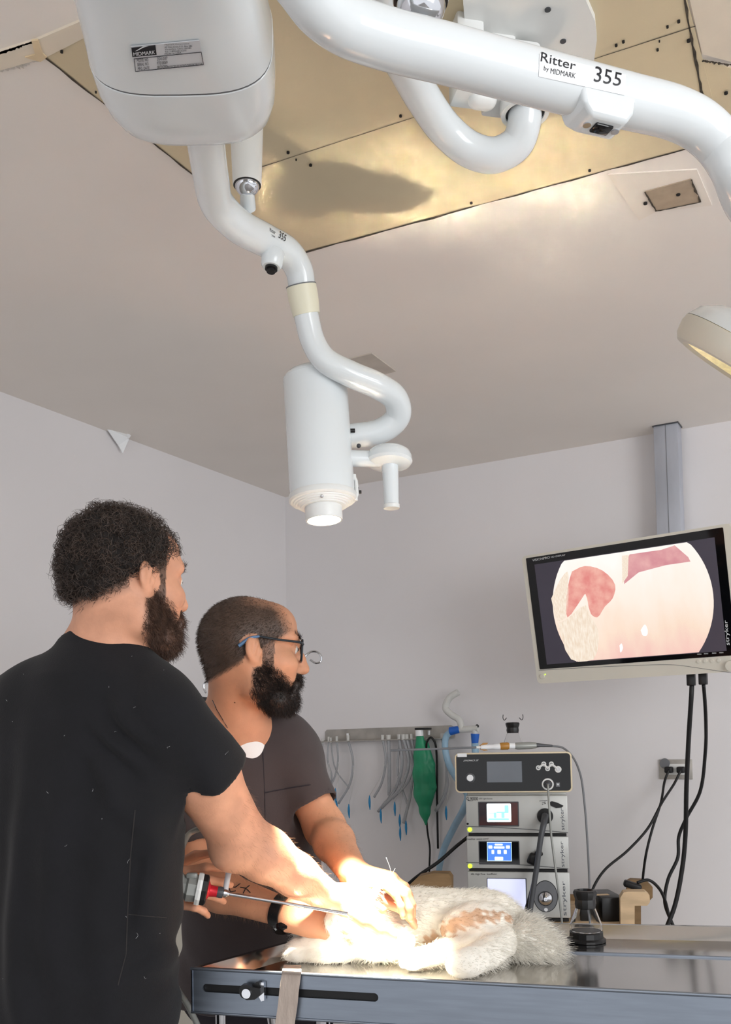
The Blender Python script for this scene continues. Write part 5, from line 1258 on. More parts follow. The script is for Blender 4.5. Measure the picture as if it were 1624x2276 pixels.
obj('dial_ring', MB().lathe([(0.011, 0), (0.0165, 0), (0.016, -0.005), (0.0115, -0.006)], kc_, sy, 32, closed=True), 'grey_dark', t); obj('dial', MB().lathe([(0, 0), (0.0112, 0), (0.0105, -0.009), (0.009, -0.0105), (0, -0.0105)], kc_, sy, 28), 'label_white', t)
bm_ = MB(); bc = [(1196, 1706.5), (1208, 1698), (1216.5, 1708.5), (1225, 1698), (1240, 1710)]
for i in range(4): bm_.tube([sp_(*bc[i], o_ + 0.0002), sp_(*bc[i + 1], o_ + 0.0002)], 0.0035, 8)
for i, (x, y) in enumerate(bc): disc(x, y, 7.2 if i == 4 else 5.3, o_ + 0.0015, 0.003, bm_)
obj('button_strip', bm_, 'white_plastic', t, smooth=30)
for i, (x, y) in enumerate(bc): obj('button', disc(x, y, 4.4 if i == 4 else 2.8, o_ + 0.003, 0.003), 'grey' if i < 4 else 'paper', t)
pc_ = sp_(1217, 1743, o_)
obj('socket_ring', MB().lathe([(0.0125, 0), (0.0185, 0), (0.018, -0.006), (0.0135, -0.006)], pc_, sy, 32, closed=True), 'white_plastic', t); obj('plug', MB().lathe([(0, 0), (0.0125, 0), (0.011, -0.012), (0.006, -0.02), (0, -0.022)], pc_, sy, 24), 'grey_dark', t)
plate_('heart_mark', ((1235, 1739), (1244, 1748)), 0.6, o_, 0.0006, 'grey', t)
mb = MB(); mb.prism([sp_(x, y, o_ + 0.0008) for x, y in ((1237, 1742.5), (1238.5, 1741), (1239.7, 1742.3), (1241, 1741), (1242.4, 1742.5), (1239.7, 1746.5))], sy * 0.0004); ftext('DYONICS 25', ((1029, 1692.5), (1061, 1691.5), (1064, 1688), (1032, 1689)), mb, o_ + 0.0004); obj('lettering', mb, 'ink_white', t, smooth=0)
SB_top = sl(1150, 1674)[2]
# handpiece lying on top
HP = thing('shaver_handpiece', 'shaver handpiece with a long thin steel shaft lying on top of the black console', 'handpiece', sP(0, 0.02, SB_top))
hd0, hd1 = W(868, 1668, 2.9), W(1066, 1661, 2.925); hdx = nrm(hd1 - hd0)
h2_ = lambda px, py: W(px, py, 2.925)
obj('shaft', MB().tube([hd0, hd1], 0.0035, 10), 'grey', HP)
def seg_(name, pts, m_, n=16, sm=40): return obj(name, MB().tube([h2_(p[0], p[1]) for p in pts], [p[2] for p in pts], n), m_, HP, smooth=sm)
seg_('hub', [(1058, 1661, 0.0045), (1068, 1661, 0.0045)], 'white_plastic')
obj('suction_tab', MB().prism([h2_(x, y) for x, y in ((1066, 1657), (1074, 1651), (1085, 1651), (1080, 1656), (1074, 1660), (1084, 1668), (1076, 1669), (1068, 1666))], clap(0, 0.012, 0)), 'amber', HP, smooth=0)
seg_('adapter', [(1068, 1661, 0.006), (1080, 1660.5, 0.0075), (1096, 1660, 0.0075), (1098, 1660, 0.009), (1111, 1659.5, 0.01)], 'label_white')
seg_('amber_ring', [(1111, 1659, 0.0105), (1116, 1658.5, 0.0115), (1128, 1658, 0.0115), (1131, 1658, 0.0095)], 'amber')
seg_('white_ring', [(1131, 1658, 0.009), (1144, 1658, 0.009)], 'label_white')
seg_('grip', [(1144, 1658, 0.0098), (1150, 1658, 0.0112), (1180, 1657, 0.0112), (1191, 1656.5, 0.009)], 'cam_grey')
seg_('strain_relief', [(1190, 1656.5, 0.0075), (1200, 1656.5, 0.0058), (1227, 1658, 0.0036)], 'grey_dark')
obj('cord', MB().tube(spline([h2_(1226, 1658), W(1250, 1662, 2.925), W(1272, 1682, 2.91), W(1289, 1720, 2.89), W(1299, 1790, 2.87), W(1305, 1870, 2.85), W(1309, 1950, 2.8), W(1311, 2030, 2.74), W(1312, 2120, 2.7)], 8), 0.0033, 10), 'grey', HP)
# second bottle behind the handpiece
bp = W(1140, 1662, 3.03); b2_ = bottle('bottle', 'cone shaped clear bottle with black clipped stopper, standing behind the handpiece on the stack', clap(bp[0], bp[1], S0[2] + SB_top + 0.002), 0.72)
for ch in list(b2_.children):
    if ch.name.startswith('base_ring'): bpy.data.objects.remove(ch)
b2z = S0[2] + SB_top
for s_ in (-1, 1): obj('clip', MB().tube(spline([clap(bp[0] + 0.02 * s_, bp[1] - 0.01, b2z + 0.112), clap(bp[0] + 0.028 * s_, bp[1] - 0.012, b2z + 0.104), clap(bp[0] + 0.032 * s_, bp[1] - 0.012, b2z + 0.112), clap(bp[0] + 0.031 * s_, bp[1] - 0.012, b2z + 0.122)], 4), 0.0012, 6), 'black', b2_)
def cable(name, lab, pts, r, m_, cat='cable', group=None, n=8, d=None):
    pp = [(W(*p) if len(p) == 3 and not isinstance(p, np.ndarray) else p) for p in pts]
    return tag(obj(name, MB().tube(spline(pp, n), r, 10), m_, smooth=180), lab, cat, group)
cable('power_cable', 'thin grey cord hanging from the white ringed socket of the black console', [sp_(1217, 1743, 0.034), sp_(1220, 1790, 0.05), sp_(1224, 1850, 0.05), sp_(1234, 1930, 0.055), sp_(1243, 2000, 0.06), sp_(1249, 2060, 0.06), sp_(1250, 2110, 0.03)], 0.0034, 'cam_grey')
cable('light_cable', 'thick dark grey cable running down from the round port of the second console', [sp_(1211, 1812, 0.012), sp_(1208, 1830, 0.05), sp_(1202, 1860, 0.062), sp_(1192, 1930, 0.065), sp_(1181, 2000, 0.07), sp_(1174, 2060, 0.075), sp_(1170, 2110, 0.05)], [0.011, 0.0085, 0.0082, 0.0082], 'grey_dark')
cable('camera_cable', 'black cable from the plug of the blue screen console, passing behind the grey one', [sp_(1193, 1905, 0.03), sp_(1189, 1945, 0.045), sp_(1180, 1985, 0.05), sp_(1170, 2020, 0.05), sp_(1160, 2070, 0.045)], 0.0065, 'rubber')
cable('power_cable', 'black power cable leaving the left side of the stack toward the brown block', [W(1040, 1860, 3.1), W(1015, 1880, 3.1), W(975, 1915, 3.1), W(925, 1950, 3.1), W(880, 1990, 3.1)], 0.0058, 'rubber')

# ------------------------------------------------------------------ wooden stand carrying the stack
zsh = S0[2] + sl(1150, 2047)[2]; zl_ = zsh - S0[2]
WS = thing('wooden_stand', 'rough wooden stand with curled arms under the equipment stack', 'stand', sP(0, 0.2, 0))
XA, XB = sl(940, 2000)[0], sl(1432, 2000)[0]
obj('shelf_board', MB().box(sP((XA + XB) / 2 - 0.01, 0.185, zl_ - 0.018), (XB - XA - 0.06, 0.44, 0.03), SM, 0.004), 'wood', WS)
def wpoly(name, px, off, th, m_): return obj(name, MB().prism([sp_(x, y, off) for x, y in px], sy * th), m_, WS, smooth=40)
wpoly('right_arm', [(1378, 1996), (1385, 1984), (1396, 1982), (1434, 1982), (1443, 1990), (1444, 2005), (1438, 2013), (1410, 2013), (1410, 2072), (1379, 2072)], 0.03, 0.05, 'wood')
wpoly('right_arm', [(1392, 1962), (1403, 1956), (1436, 1958), (1450, 1972), (1450, 1995), (1440, 2005), (1424, 2008), (1424, 2072), (1400, 2072)], -0.3, 0.05, 'wood_dark')
wpoly('left_arm', [(905, 1972), (930, 1948), (960, 1941), (996, 1942), (1003, 1952), (1003, 2072), (975, 2072), (972, 1985), (940, 1990)], 0.03, 0.06, 'wood_dark')
wpoly('back_rail', [(1000, 1982), (1378, 1992), (1378, 2010), (1000, 2006)], -0.4, 0.02, 'wood_dark')
for x in (XA + 0.08, XB - 0.08):
    for y in (0.0, 0.37): obj('leg', MB().box(sP(x, y, (zsh - 0.03) / 2 - S0[2]) if False else (S0 * [1, 1, 0] + SM @ clap(x, y, (zsh - 0.033) / 2)), (0.045, 0.045, zsh - 0.033), SM, 0.004), 'wood', WS)
BX_ = thing('power_box', 'black transformer box with a pale label strip, on the wooden stand right of the stack', 'box', sp_(1345, 2043, -0.08))
a, b = sl(1322, 1998), sl(1378, 2046)
bz = zsh - 0.003 - S0[2]
obj('case', MB().box(sP((a[0] + b[0]) / 2, 0.11, bz + (a[2] - bz) / 2), (b[0] - a[0], 0.16, a[2] - bz), SM @ rz(R_(14)), 0.005), 'black', BX_)
obj('label_strip', MB().box(sP((a[0] + b[0]) / 2 - 0.018, 0.075, a[2] + 0.0007), (0.055, 0.022, 0.0012), SM @ rz(R_(14))), 'wood', BX_)
obj('plug', MB().box(sP(sl(1300, 2010)[0], 0.05, bz + 0.03), (0.045, 0.06, 0.06), SM, 0.006), 'black', BX_)

# ------------------------------------------------------------------ monitor on its ceiling post
Mo = clap(0.79009, 2.83106, 1.7716); MM = rz(R_(-39.08)) @ rx(R_(10.85)) @ ry(R_(-0.33))
mx, my, mz = MM[:, 0], MM[:, 1], MM[:, 2]
def mP(x, y, z): return Mo + MM @ clap(x, y, z)
def ml(px, py): q = MM.T @ (Ppl(px, py, Mo, my) - Mo); return q[0], q[2]
def mpx(px, py, off=0.0): return Ppl(px, py, Mo - my * off, my)
MT = thing('monitor', 'wall side medical monitor in a beige frame showing a round pink endoscope view', 'monitor', mP(0, 0.05, -0.21))
Wm, Hm = 0.66, 0.415
obj('housing', MB().prism([mP(x, 0.0, z) for x, z in rrect(Wm, Hm, 0.014, 6)], my * 0.03), 'beige', MT, smooth=30)
obj('back_shell', MB().prism([mP(x, 0.03, z) for x, z in rrect(Wm - 0.05, Hm - 0.06, 0.03, 6)], my * 0.035), 'beige', MT, smooth=30)
g = [ml(*p) for p in ((1168, 1240), (1195, 1487))]
gx0, gz1, gz0 = ml(1169, 1243)[0], ml(1168, 1241)[1], ml(1195, 1488)[1]; gx1 = ml(1607, 1177)[0]
obj('bezel', MB().prism([mP(x, -0.0015, z) for x, z in rrect(gx1 + 0.0 - gx0, gz1 - gz0, 0.003, 3, (gx1 + gx0) / 2, (gz1 + gz0) / 2)], my * 0.006), 'glassblack', MT, smooth=0)
s0x, s1z = ml(1188, 1254); s1x, s0z = ml(1613, 1442)[0], ml(1212, 1477)[1]
s1z = ml(1187, 1255)[1]; s1x = ml(1588, 1196)[0]
M['scr_dark'] = emis('dim_screen', C(66, 62, 74), 0.22)
def emat(name, build):
    m_ = bpy.data.materials.new(name); m_.use_nodes = True; nt = m_.node_tree; b = nt.nodes['Principled BSDF']; b.inputs['Base Color'].default_value = (0.01, 0.01, 0.01, 1); b.inputs['Roughness'].default_value = 0.2
    uvn = nt.nodes.new('ShaderNodeUVMap'); uvn.uv_map = 'uv'; c_ = build(nt, uvn.outputs[0]); nt.links.new(c_, b.inputs['Emission Color']); b.inputs['Emission Strength'].default_value = 1.0
    return m_
def _noise(nt, uv, scale, det=3, stretch=None):
    n_ = nt.nodes.new('ShaderNodeTexNoise'); n_.inputs['Scale'].default_value = scale; n_.inputs['Detail'].default_value = det
    if stretch:
        mp = nt.nodes.new('ShaderNodeMapping'); mp.inputs['Scale'].default_value = stretch; nt.links.new(uv, mp.inputs[0]); uv = mp.outputs[0]
    nt.links.new(uv, n_.inputs['Vector']); return n_.outputs['Fac']
def _ramp(nt, f, *st):
    r = nt.nodes.new('ShaderNodeValToRGB'); el = r.color_ramp.elements
    while len(el) < len(st): el.new(0.5)
    for e, (p, c_) in zip(el, st): e.position = p; e.color = c_
    nt.links.new(f, r.inputs[0]); return r.outputs[0]
def view_mat(nt, uv):
    sep = nt.nodes.new('ShaderNodeSeparateXYZ'); nt.links.new(uv, sep.inputs[0])
    ad = nt.nodes.new('ShaderNodeMath'); ad.operation = 'MULTIPLY_ADD'; nt.links.new(_noise(nt, uv, 2.2, 5, (2.5, 1, 1)), ad.inputs[0]); ad.inputs[1].default_value = 0.55; nt.links.new(sep.outputs['Y'], ad.inputs[2])
    return _ramp(nt, ad.outputs[0], (0.0, C(238, 172, 170)), (0.22, C(246, 196, 188)), (0.42, C(252, 226, 205)), (0.62, C(255, 240, 226)), (0.9, C(255, 252, 246)))
M['endo_view'] = emat('endoscope_picture', view_mat)
M['flap'] = emat('pink_tissue', lambda nt, uv: _ramp(nt, _noise(nt, uv, 5, 4), (0.3, C(226, 134, 128)), (0.7, C(244, 184, 168))))
M['tissue2'] = emat('mauve_tissue', lambda nt, uv: _ramp(nt, _noise(nt, uv, 3, 4), (0.3, C(206, 130, 142)), (0.7, C(236, 182, 178))))
M['tissue3'] = emat('cream_tissue', lambda nt, uv: _ramp(nt, _noise(nt, uv, 6, 5, (4, 1, 1)), (0.3, C(236, 214, 190)), (0.7, C(254, 242, 226))))
scr = obj('screen', MB().prism([mP(x, -0.0028, z) for x, z in ((s0x, s1z), (s1x, s1z), (s1x, s0z), (s0x, s0z))], my * 0.002), 'scr_dark', MT, smooth=0)
def flat(name, px, off, m_, smoothn=0, clip=True):
    P = [ml(*p) for p in px]
    if smoothn: q = spline([clap(a, b, 0) for a, b in P + [P[0]]], smoothn)[:-1]; P = [(a[0], a[1]) for a in q]
    if clip: P = [(min(max(a, s0x + 0.001), s1x - 0.001), min(max(b, s0z + 0.001), s1z - 0.001)) for a, b in P]
    A = np.array(P); uv = (A - A.min(0)) / max(1e-6, np.ptp(A[:, 0]))
    mb = MB(); mb.add([mP(a, -off, b) for a, b in P], [tuple(range(len(P)))[::-1]]); return obj(name, mb, m_, scr, smooth=0, uv=uv)
cxm, czm = ml(1398, 1342); rc = (ml(1574, 1322)[0] - ml(1220, 1352)[0]) / 2
an = np.linspace(0, 2 * math.pi, 90, endpoint=False)
circ = [(cxm + rc * math.cos(a), czm + rc * 1.0 * math.sin(a)) for a in an]
circ = [(a, min(max(b, s0z + 0.002), s1z - 0.002)) for a, b in circ]
A_ = np.array(circ); mb = MB(); mb.add([mP(a, -0.0034, b) for a, b in circ], [tuple(range(len(circ)))[::-1]])
obj('endoscope_image', mb, 'endo_view', scr, smooth=0, uv=(A_ - A_.min(0)) / np.ptp(A_[:, 0]))
flat('tissue_flap', [(1272, 1270), (1300, 1258), (1340, 1268), (1368, 1300), (1362, 1330), (1345, 1348), (1328, 1372), (1314, 1364), (1302, 1320), (1294, 1330), (1262, 1372), (1260, 1330), (1266, 1290)], 0.0042, 'flap', 3)
flat('tissue_edge', [(1388, 1298), (1386, 1260), (1400, 1232), (1470, 1222), (1500, 1212), (1530, 1238), (1535, 1248), (1480, 1256), (1420, 1272)], 0.004, 'tissue2', 0)
flat('tissue_edge', [(1384, 1297), (1383, 1235), (1398, 1233), (1396, 1280)], 0.0046, 'tissue3', 0)
flat('membrane', [(1226, 1330), (1245, 1290), (1262, 1270), (1264, 1300), (1258, 1372), (1240, 1380)], 0.0042, 'tissue3', 3)
flat('membrane', [(1240, 1385), (1262, 1375), (1302, 1345), (1312, 1368), (1330, 1400), (1320, 1465), (1270, 1465)], 0.0040, 'tissue3', 3)
flat('highlight', [(1425, 1400), (1434, 1388), (1440, 1400), (1438, 1412), (1430, 1412)], 0.0048, 'scr_white', 3); flat('highlight', [(1378, 1434), (1382, 1430), (1385, 1440), (1380, 1450)], 0.0048, 'scr_white', 3)
M['refl'] = emis('screen_reflection', C(150, 146, 166), 0.35)
mb = MB(); quadtext('VISIONPRO', ((1183, 1248), (1222, 1241), (1221, 1236), (1182, 1243)), lambda x, y: mpx(x, y, 0.003), mb); quadtext('HD DISPLAY', ((1224, 1240), (1256, 1235), (1256, 1231.5), (1224, 1236.5)), lambda x, y: mpx(x, y, 0.003), mb)
for x in (1549, 1564, 1582, 1598): quadtext('menu', ((x, 1455.5 - (x - 1549) * 0.07), (x + 9, 1455 - (x - 1549) * 0.07), (x + 9, 1452.5 - (x - 1549) * 0.07), (x, 1453 - (x - 1549) * 0.07)), lambda x, y: mpx(x, y, 0.003), mb)
quadtext('stryker', ((1624, 1434), (1618, 1378), (1608, 1379), (1612, 1434)), lambda x, y: mpx(x, y, 0.003), mb)
obj('lettering', mb, 'ink_white', MT, smooth=0)
cl_ = spline([mpx(x, y, 0.0005) for x, y in ((1197, 1490), (1300, 1484), (1440, 1478), (1500, 1478), (1560, 1486), (1630, 1496), (1680, 1500))], 6); obj('chin_line', MB().tube(cl_, 0.0007, 5), 'seam', MT)
pb = obj('power_button', MB().lathe([(0, 0), (0.0085, 0), (0.0075, -0.003), (0, -0.003)], mpx(1205, 1503), my, 24), 'beige', MT); obj('power_light', MB().sph(mpx(1211, 1499, 0.001), 0.0022, n=10), 'led', pb)
for x in (1552, 1567, 1582, 1597): obj('menu_button', MB().lathe([(0, 0), (0.0055, 0), (0.005, -0.0025), (0, -0.0025)], mpx(x, 1470 - (x - 1552) * 0.05), my, 20), 'beige', MT)
obj('side_knob', MB().lathe([(0, 0), (0.016, 0), (0.015, -0.012), (0, -0.012)], mpx(1626, 1479), my, 28), 'beige', MT)
pm = clap(*(Pz(1478, 942, ZC)));
PO = thing('ceiling_post', 'galvanised steel channel post coming down from the ceiling behind the monitor', 'post', clap(pm[0], pm[1], 1.7))
pcc = RM(0, 0, 0); pr = RW
pw = np.linalg.norm(Pz(1450, 945, ZC) - Pz(1505, 938, ZC))
obj('post', MB().box(clap(pm[0], pm[1], (ZC + 1.72) / 2) + pr[:, 1] * 0.03, (pw, 0.06, ZC - 1.72), pr, 0.0015), 'galv', PO)
obj('groove', MB().box(clap(pm[0], pm[1], (ZC + 1.72) / 2) - pr[:, 1] * 0.0006, (0.0018, 0.0012, ZC - 1.72), pr), 'grey', PO)
obj('flange', MB().box(clap(pm[0], pm[1], ZC - 0.002) + pr[:, 1] * 0.03, (pw + 0.006, 0.068, 0.004), pr), 'grey_dark', PO)
obj('bracket', MB().box(clap(pm[0], pm[1], 1.8) - pr[:, 1] * 0.05, (0.12, 0.12, 0.14), pr, 0.004), 'galv', PO)
# cables under the monitor
def mon_cable(lab, plug_a, plug_b, pts, r):
    t = thing('monitor_cable', lab, 'cable', W(*pts[-1]), 'cables under the monitor')
    obj('connector', MB().box((W(*plug_a) + W(*plug_b)) / 2, (0.024, 0.022, np.linalg.norm(W(*plug_a) - W(*plug_b))), rz(R_(-30)), 0.003), 'black', t)
    obj('cord', MB().tube(spline([W(*plug_b)] + [W(*p) for p in pts], 8), r, 10), 'rubber', t, smooth=180)
mon_cable('thick black cable hanging straight down from the left plug under the monitor', (1534, 1496, 2.8), (1537, 1524, 2.8), [(1536, 1545, 2.8), (1530, 1640, 2.85), (1525, 1750, 2.9), (1523, 1850, 2.95), (1517, 1920, 2.97), (1500, 2010, 2.98), (1478, 2070, 2.98), (1455, 2140, 2.98)], 0.0072)
mon_cable('thinner black cable swinging out from the right plug under the monitor', (1561, 1494, 2.78), (1563, 1522, 2.78), [(1565, 1545, 2.8), (1568, 1600, 2.85), (1567, 1670, 2.95), (1555, 1760, 3.0), (1525, 1818, 3.03), (1508, 1860, 3.05), (1506, 1905, 3.05), (1484, 1955, 3.05), (1477, 2005, 3.04), (1490, 2045, 3.02), (1505, 2080, 3.0), (1520, 2140, 2.98)], 0.0055)

# ------------------------------------------------------------------ outlet and its cords
OP = onwall(1500, 1710, 0.001)
WO = thing('wall_outlet', 'stainless double wall outlet with two black plugs, low right of the monitor', 'outlet', OP)
a, b = onwall(1464, 1710), onwall(1538, 1710); pwid = np.linalg.norm(b - a)
def wbox(px, py, off, w, h, t): return MB().box(onwall(px, py, off) , (w, t, h), RW, 0.0015)
obj('cover_plate', wbox(1501, 1710, 0.003, pwid, 0.068, 0.006), 'rack', WO)
obj('socket_block', wbox(1503, 1710, 0.006, pwid * 0.62, 0.037, 0.006), 'white_plastic', WO)
obj('dial', MB().lathe([(0, 0), (0.018, 0), (0.017, 0.004), (0, 0.004)], onwall(1477, 1697, 0.006), Vd, 24), 'grey', WO)
for i, (x, y) in enumerate(((1486, 1711), (1513, 1711))):
    t = thing('power_cable', ('black power cord from the left socket sloping down to the transformer box', 'black power cord from the right socket dropping to the wooden stand')[i], 'cord', onwall(x, y, 0.02))
    obj('plug', MB().box(onwall(x, y, 0.024), (0.026, 0.03, 0.022), RW, 0.005, 3), 'rubber', t)
    q = ([onwall(x, y, 0.035), onwall(1478, 1730, 0.05), W(1470, 1775, 3.15), W(1445, 1835, 3.12), W(1400, 1890, 3.08), W(1340, 1935, 3.03), W(1318, 1970, 3.0), W(1310, 2000, 2.98)], [onwall(x, y, 0.035), onwall(1500, 1735, 0.05), W(1478, 1775, 3.15), W(1458, 1835, 3.15), W(1436, 1895, 3.15), W(1428, 1955, 3.18), W(1428, 1990, 3.18)])
    if i == 0: q = ([onwall(x, y, 0.035), onwall(1477, 1735, 0.05), W(1468, 1785, 3.15), W(1450, 1840, 3.14), W(1436, 1895, 3.14), W(1428, 1955, 3.18), W(1427, 1990, 3.18)], None)
    else: q = ([onwall(x, y, 0.035), onwall(1500, 1738, 0.05), W(1470, 1785, 3.12), W(1440, 1840, 3.1), W(1395, 1890, 3.07), W(1345, 1932, 3.03), W(1322, 1965, 3.0), W(1308, 2000, 2.98)], None)
    obj('cord', MB().tube(spline(q[0], 8), 0.0043, 10), 'rubber', t, smooth=180)
    t['label'] = ('black power cord from the left socket dropping behind the wooden arm', 'black power cord from the right socket sloping down left to the transformer box')[i]
t = thing('plug_adapter', 'black plug in a clear plastic bag on the right wooden arm', 'plug', W(1405, 1975, 3.0))
obj('plug', MB().box(W(1405, 1968, 2.99), (0.055, 0.035, 0.02), rz(R_(-12)) @ ry(R_(18)), 0.006, 3), 'rubber', t)
obj('cord', MB().tube(spline([W(1415, 1962, 2.99), W(1440, 1956, 2.99), W(1462, 1972, 3.0), W(1477, 2000, 3.02), W(1488, 2040, 3.02), W(1505, 2080, 3.0), W(1520, 2150, 2.98)], 8), 0.0048, 10), 'rubber', t, smooth=180)
# ------------------------------------------------------------------ tube rack on the wall
RK = thing('tube_rack', 'grey steel wall rack with a slotted ledge holding breathing tubes', 'rack', onwall(860, 1640, 0.0))
rp_ = lambda x, y, o=0.0: onwall(x, y, o)
obj('back_plate', MB().prism([rp_(x, y, 0.004) for x, y in ((722, 1646), (722, 1627), (726, 1622), (1002, 1612), (1010, 1616), (1010, 1637))], -Vd * 0.003), 'rack', RK, smooth=0)
lz = onwall(722, 1646, 0.004)[2]
obj('ledge', MB().prism([rp_(710, 1648.5, 0.05), rp_(1010, 1639, 0.05), rp_(1010, 1637, 0.004), rp_(722, 1645, 0.004)], clap(0, 0, -0.003)), 'rack', RK, smooth=0)
tubes = [
 ([(717, 1650), (716, 1690), (725, 1722), (732, 1738)], None, 0.0035), ([(730, 1646), (728, 1690), (737, 1725), (734, 1745)], (728, 1772), 0.0035), ([(748, 1645), (751, 1690), (744, 1725), (734, 1748)], (745, 1768), 0.004),
 ([(773, 1643), (784, 1690), (778, 1740), (752, 1786)], (775, 1803), 0.005), ([(735, 1648), (745, 1708), (776, 1752)], (748, 1796), 0.003), ([(850, 1642), (857, 1690), (848, 1740), (831, 1772)], (821, 1784), 0.005),
 ([(863, 1642), (865, 1700), (865, 1768)], None, 0.0075), ([(887, 1641), (893, 1700), (880, 1750), (840, 1804)], (846, 1814), 0.0065), ([(896, 1641), (908, 1695), (893, 1745), (848, 1796)], (877, 1798), 0.0065), ([(889, 1641), (884, 1720), (907, 1792)], (888, 1826), 0.005),
 ([(904, 1641), (917, 1700), (910, 1775), (897, 1830)], (889, 1853), 0.0065), ([(914, 1640), (922, 1690), (905, 1740), (872, 1775)], (902, 1840), 0.005), ([(983, 1639), (993, 1700), (990, 1760), (968, 1803)], (991, 1807), 0.0075)]
where = ['leftmost on the rack', 'second from the left on the rack', 'third from left with a small blue balloon below', 'fourth from left bending left at its end', 'crossing the left bunch diagonally to the right', 'left of the straight one, black ringed tip', 'straight and grey in mid rack', 'right of the straight one, curving far left', 'just right of mid rack, curving left', 'slanting right, crossing the middle bunch', 'long one ending lowest on the rack', 'nearest left of the green bag', 'alone right of the green bag']
for i, (q, bl, r) in enumerate(tubes):
    off = 0.035 + 0.004 * (i % 3)
    t = thing('breathing_tube', 'clear breathing tube hanging ' + where[i], 'tube', onwall(*q[0], off), 'breathing tubes on the wall rack')
    obj('tube', MB().tube(spline([onwall(x, y, off) for x, y in q], 6), r * 0.95, 8), 'clear_tube' if 'clear_tube' in M else M.setdefault('clear_tube', mat('grey_clear_tube', C(196, 198, 202), 0.25, trans=0.35, ior=1.2, var=0.05, vscale=30)), t, smooth=180)
    c0_ = onwall(*q[0], off); obj('connector', MB().tube([c0_ + clap(0, 0, 0.016), c0_ + clap(0, 0, -0.006)], r * 1.25, 12), 'hose_clear', t)
    if bl:
        x, y = bl; pv = spline([onwall(x, y - 16, off + 0.004), onwall(x, y, off + 0.006), onwall(x + 1, y + 16, off + 0.004)], 6)
        obj('pilot_balloon', MB().tube(pv, [0.0015, 0.0042, 0.0048, 0.0036, 0.0014], 10), 'teal', t, smooth=180)
        obj('pilot_line', MB().tube(spline([onwall(*q[1], off), onwall((q[1][0] + x) / 2 + 6, (q[1][1] + y) / 2 - 10, off + 0.01), onwall(x, y - 16, off + 0.004)], 5), 0.0009, 5), 'hose_clear', t, smooth=180)
GB = thing('breathing_bag', 'green rubber breathing bag hanging from the wall rack', 'bag', onwall(942, 1640, 0.05))
S = SDF(); gp = lambda x, y, o=0.06: onwall(x, y, o)
S.chain([gp(933, 1640), gp(935, 1680), gp(938, 1720), gp(941, 1765), gp(944, 1805), gp(946, 1832)], [0.0165, 0.027, 0.036, 0.037, 0.019, 0.005], k=0.02, flat=(Vd, 1.5))
S.chain([gp(945, 1655, 0.05), gp(955, 1700, 0.05), gp(957, 1750, 0.05), gp(949, 1800, 0.05)], [0.015, 0.021, 0.023, 0.012], k=0.006, flat=(Vd, 1.4))
S.cone(gp(950, 1660, 0.09), gp(957, 1775, 0.09), 0.004, 0.004, 's', 0.012)
obj('bag', S.mesh(0.003), 'bag_green', GB, smooth=180)
obj('neck_band', MB().tube([gp(932, 1636), gp(931.5, 1623)], 0.0155, 18), 'label_white', GB)
obj('clip', MB().box(gp(940, 1620, 0.05), (0.05, 0.05, 0.008), RW, 0.002), 'black', GB)
cable('cord', 'thin black cord looped over the rack beside the green bag', [onwall(947, 1662, 0.06), onwall(949, 1648, 0.07), onwall(957, 1639, 0.07), onwall(966, 1650, 0.065), onwall(970, 1680, 0.05), onwall(971, 1780, 0.03), onwall(973, 1886, 0.02)], 0.0042, 'rubber', 'cord')
cable('cord', 'thin black cord hanging below the tip of the green bag', [onwall(947, 1812, 0.04), onwall(950, 1850, 0.03), onwall(955, 1885, 0.03), onwall(954, 1925, 0.03), onwall(954, 1990, 0.03)], 0.0036, 'rubber', 'cord')
for x in (772, 953): tag(obj('rack_peg', MB().tube([onwall(x, 1630 - (x - 772) * 0.035, 0.012), onwall(x, 1640 - (x - 772) * 0.035, 0.012)], 0.005, 10), 'label_white'), 'small white peg on the %s of the steel rack' % ('left half' if x < 800 else 'right half'), 'peg')
HS = thing('breathing_hose', 'pale blue breathing hose with royal blue connectors at the right end of the rack', 'hose', onwall(1010, 1640, 0.08))
hp = lambda x, y, o=0.08: onwall(x, y, o)
corr = spline([hp(1018, 1538), hp(998, 1552), hp(990, 1574), hp(1005, 1590), hp(1020, 1600), hp(1026, 1622)], 12)
obj('clear_hose', MB().tube(corr, [0.0125 + 0.001 * (i % 2) for i in range(len(corr))], 14), 'hose_clear', HS, smooth=60)
obj('tee', MB().tube([hp(1020, 1622), hp(1062, 1619)], 0.0125, 16), 'hose_clear', HS); obj('tee_branch', MB().tube([hp(1055, 1618), hp(1055, 1634)], 0.0115, 16), 'hose_clear', HS)
obj('connector', MB().tube([hp(1022, 1621), hp(1001, 1625)], [0.0135, 0.0165], 18), 'blue', HS); obj('connector', MB().tube([hp(1055.5, 1631), hp(1055, 1654)], [0.0165, 0.0125], 18), 'blue', HS)
obj('cap', MB().sph(hp(1060, 1614), 0.007, n=12), 'rubber', HS, smooth=180)
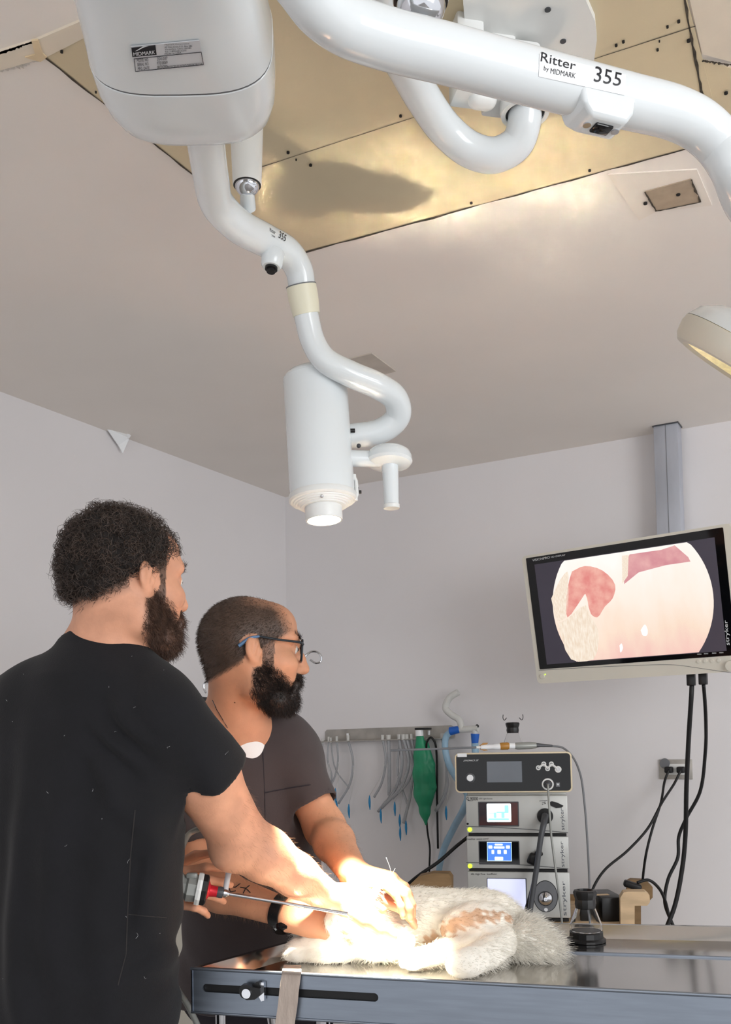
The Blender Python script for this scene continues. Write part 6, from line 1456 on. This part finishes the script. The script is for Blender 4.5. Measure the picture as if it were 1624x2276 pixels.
obj('blue_hose', MB().tube(spline([hp(1003, 1625), hp(991, 1638), hp(989, 1665), hp(1000, 1705), hp(1022, 1740), W(1040, 1775, 3.4), W(1030, 1800, 3.42), hp(1008, 1840, 0.06), hp(985, 1890, 0.05), hp(974, 1945, 0.04), hp(972, 2000, 0.03)], 8), [0.0125, 0.0125, 0.0145, 0.013, 0.011], 14), 'hose_blue', HS, smooth=180)
obj('blue_hose', MB().tube([hp(1055, 1652), hp(1057, 1690)], 0.0135, 14), 'hose_blue', HS, smooth=180)
# drip stand and a black box behind the men
IV = thing('drip_stand', 'steel drip stand behind the man in glasses, one wire hook showing past his face', 'stand', W(655, 1600, 2.95) * [1, 1, 0])
pl_ = W(655, 1600, 2.95)
obj('pole', MB().tube([clap(pl_[0], pl_[1], 0.0), clap(pl_[0], pl_[1], 1.665)], 0.0085, 14), 'chrome', IV)
zt_ = 1.665
obj('hook', MB().tube(spline([clap(pl_[0], pl_[1], 1.64), W(668, 1466, 2.95), W(690, 1449, 2.95), W(704, 1449, 2.95), W(713, 1458, 2.95), W(712, 1470, 2.95), W(703, 1474, 2.95), W(694, 1470, 2.95), W(689, 1466, 2.95)], 8), 0.0034, 8), 'chrome', IV)
obj('hook', MB().tube(spline([clap(pl_[0], pl_[1], 1.6), W(600, 1530, 2.95), W(500, 1530, 2.95), W(472, 1524, 2.95), W(462, 1514, 2.95), W(454, 1518, 2.95), W(453, 1530, 2.95), W(458, 1540, 2.95)], 8), 0.003, 8), 'chrome', IV)
for a in range(5):
    q = clap(math.cos(a * 1.2566), math.sin(a * 1.2566), 0); obj('foot', MB().tube([clap(pl_[0], pl_[1], 0.08) + q * 0.01, clap(pl_[0], pl_[1], 0.02) + q * 0.25], 0.012, 10), 'chrome', IV)
BB = thing('equipment_cabinet', 'black topped pale cabinet mostly hidden behind the two men', 'cabinet', W(400, 1600, 3.1) * [1, 1, 0])
bc_ = W(372, 1545, 3.1)
obj('cabinet', MB().box(clap(bc_[0], bc_[1], 0.74), (0.08, 0.3, 1.48), rz(R_(-15)), 0.006), 'beige', BB); obj('top', MB().box(clap(bc_[0] + 0.02, bc_[1], 1.51), (0.28, 0.31, 0.06), rz(R_(-15)), 0.006), 'black', BB)
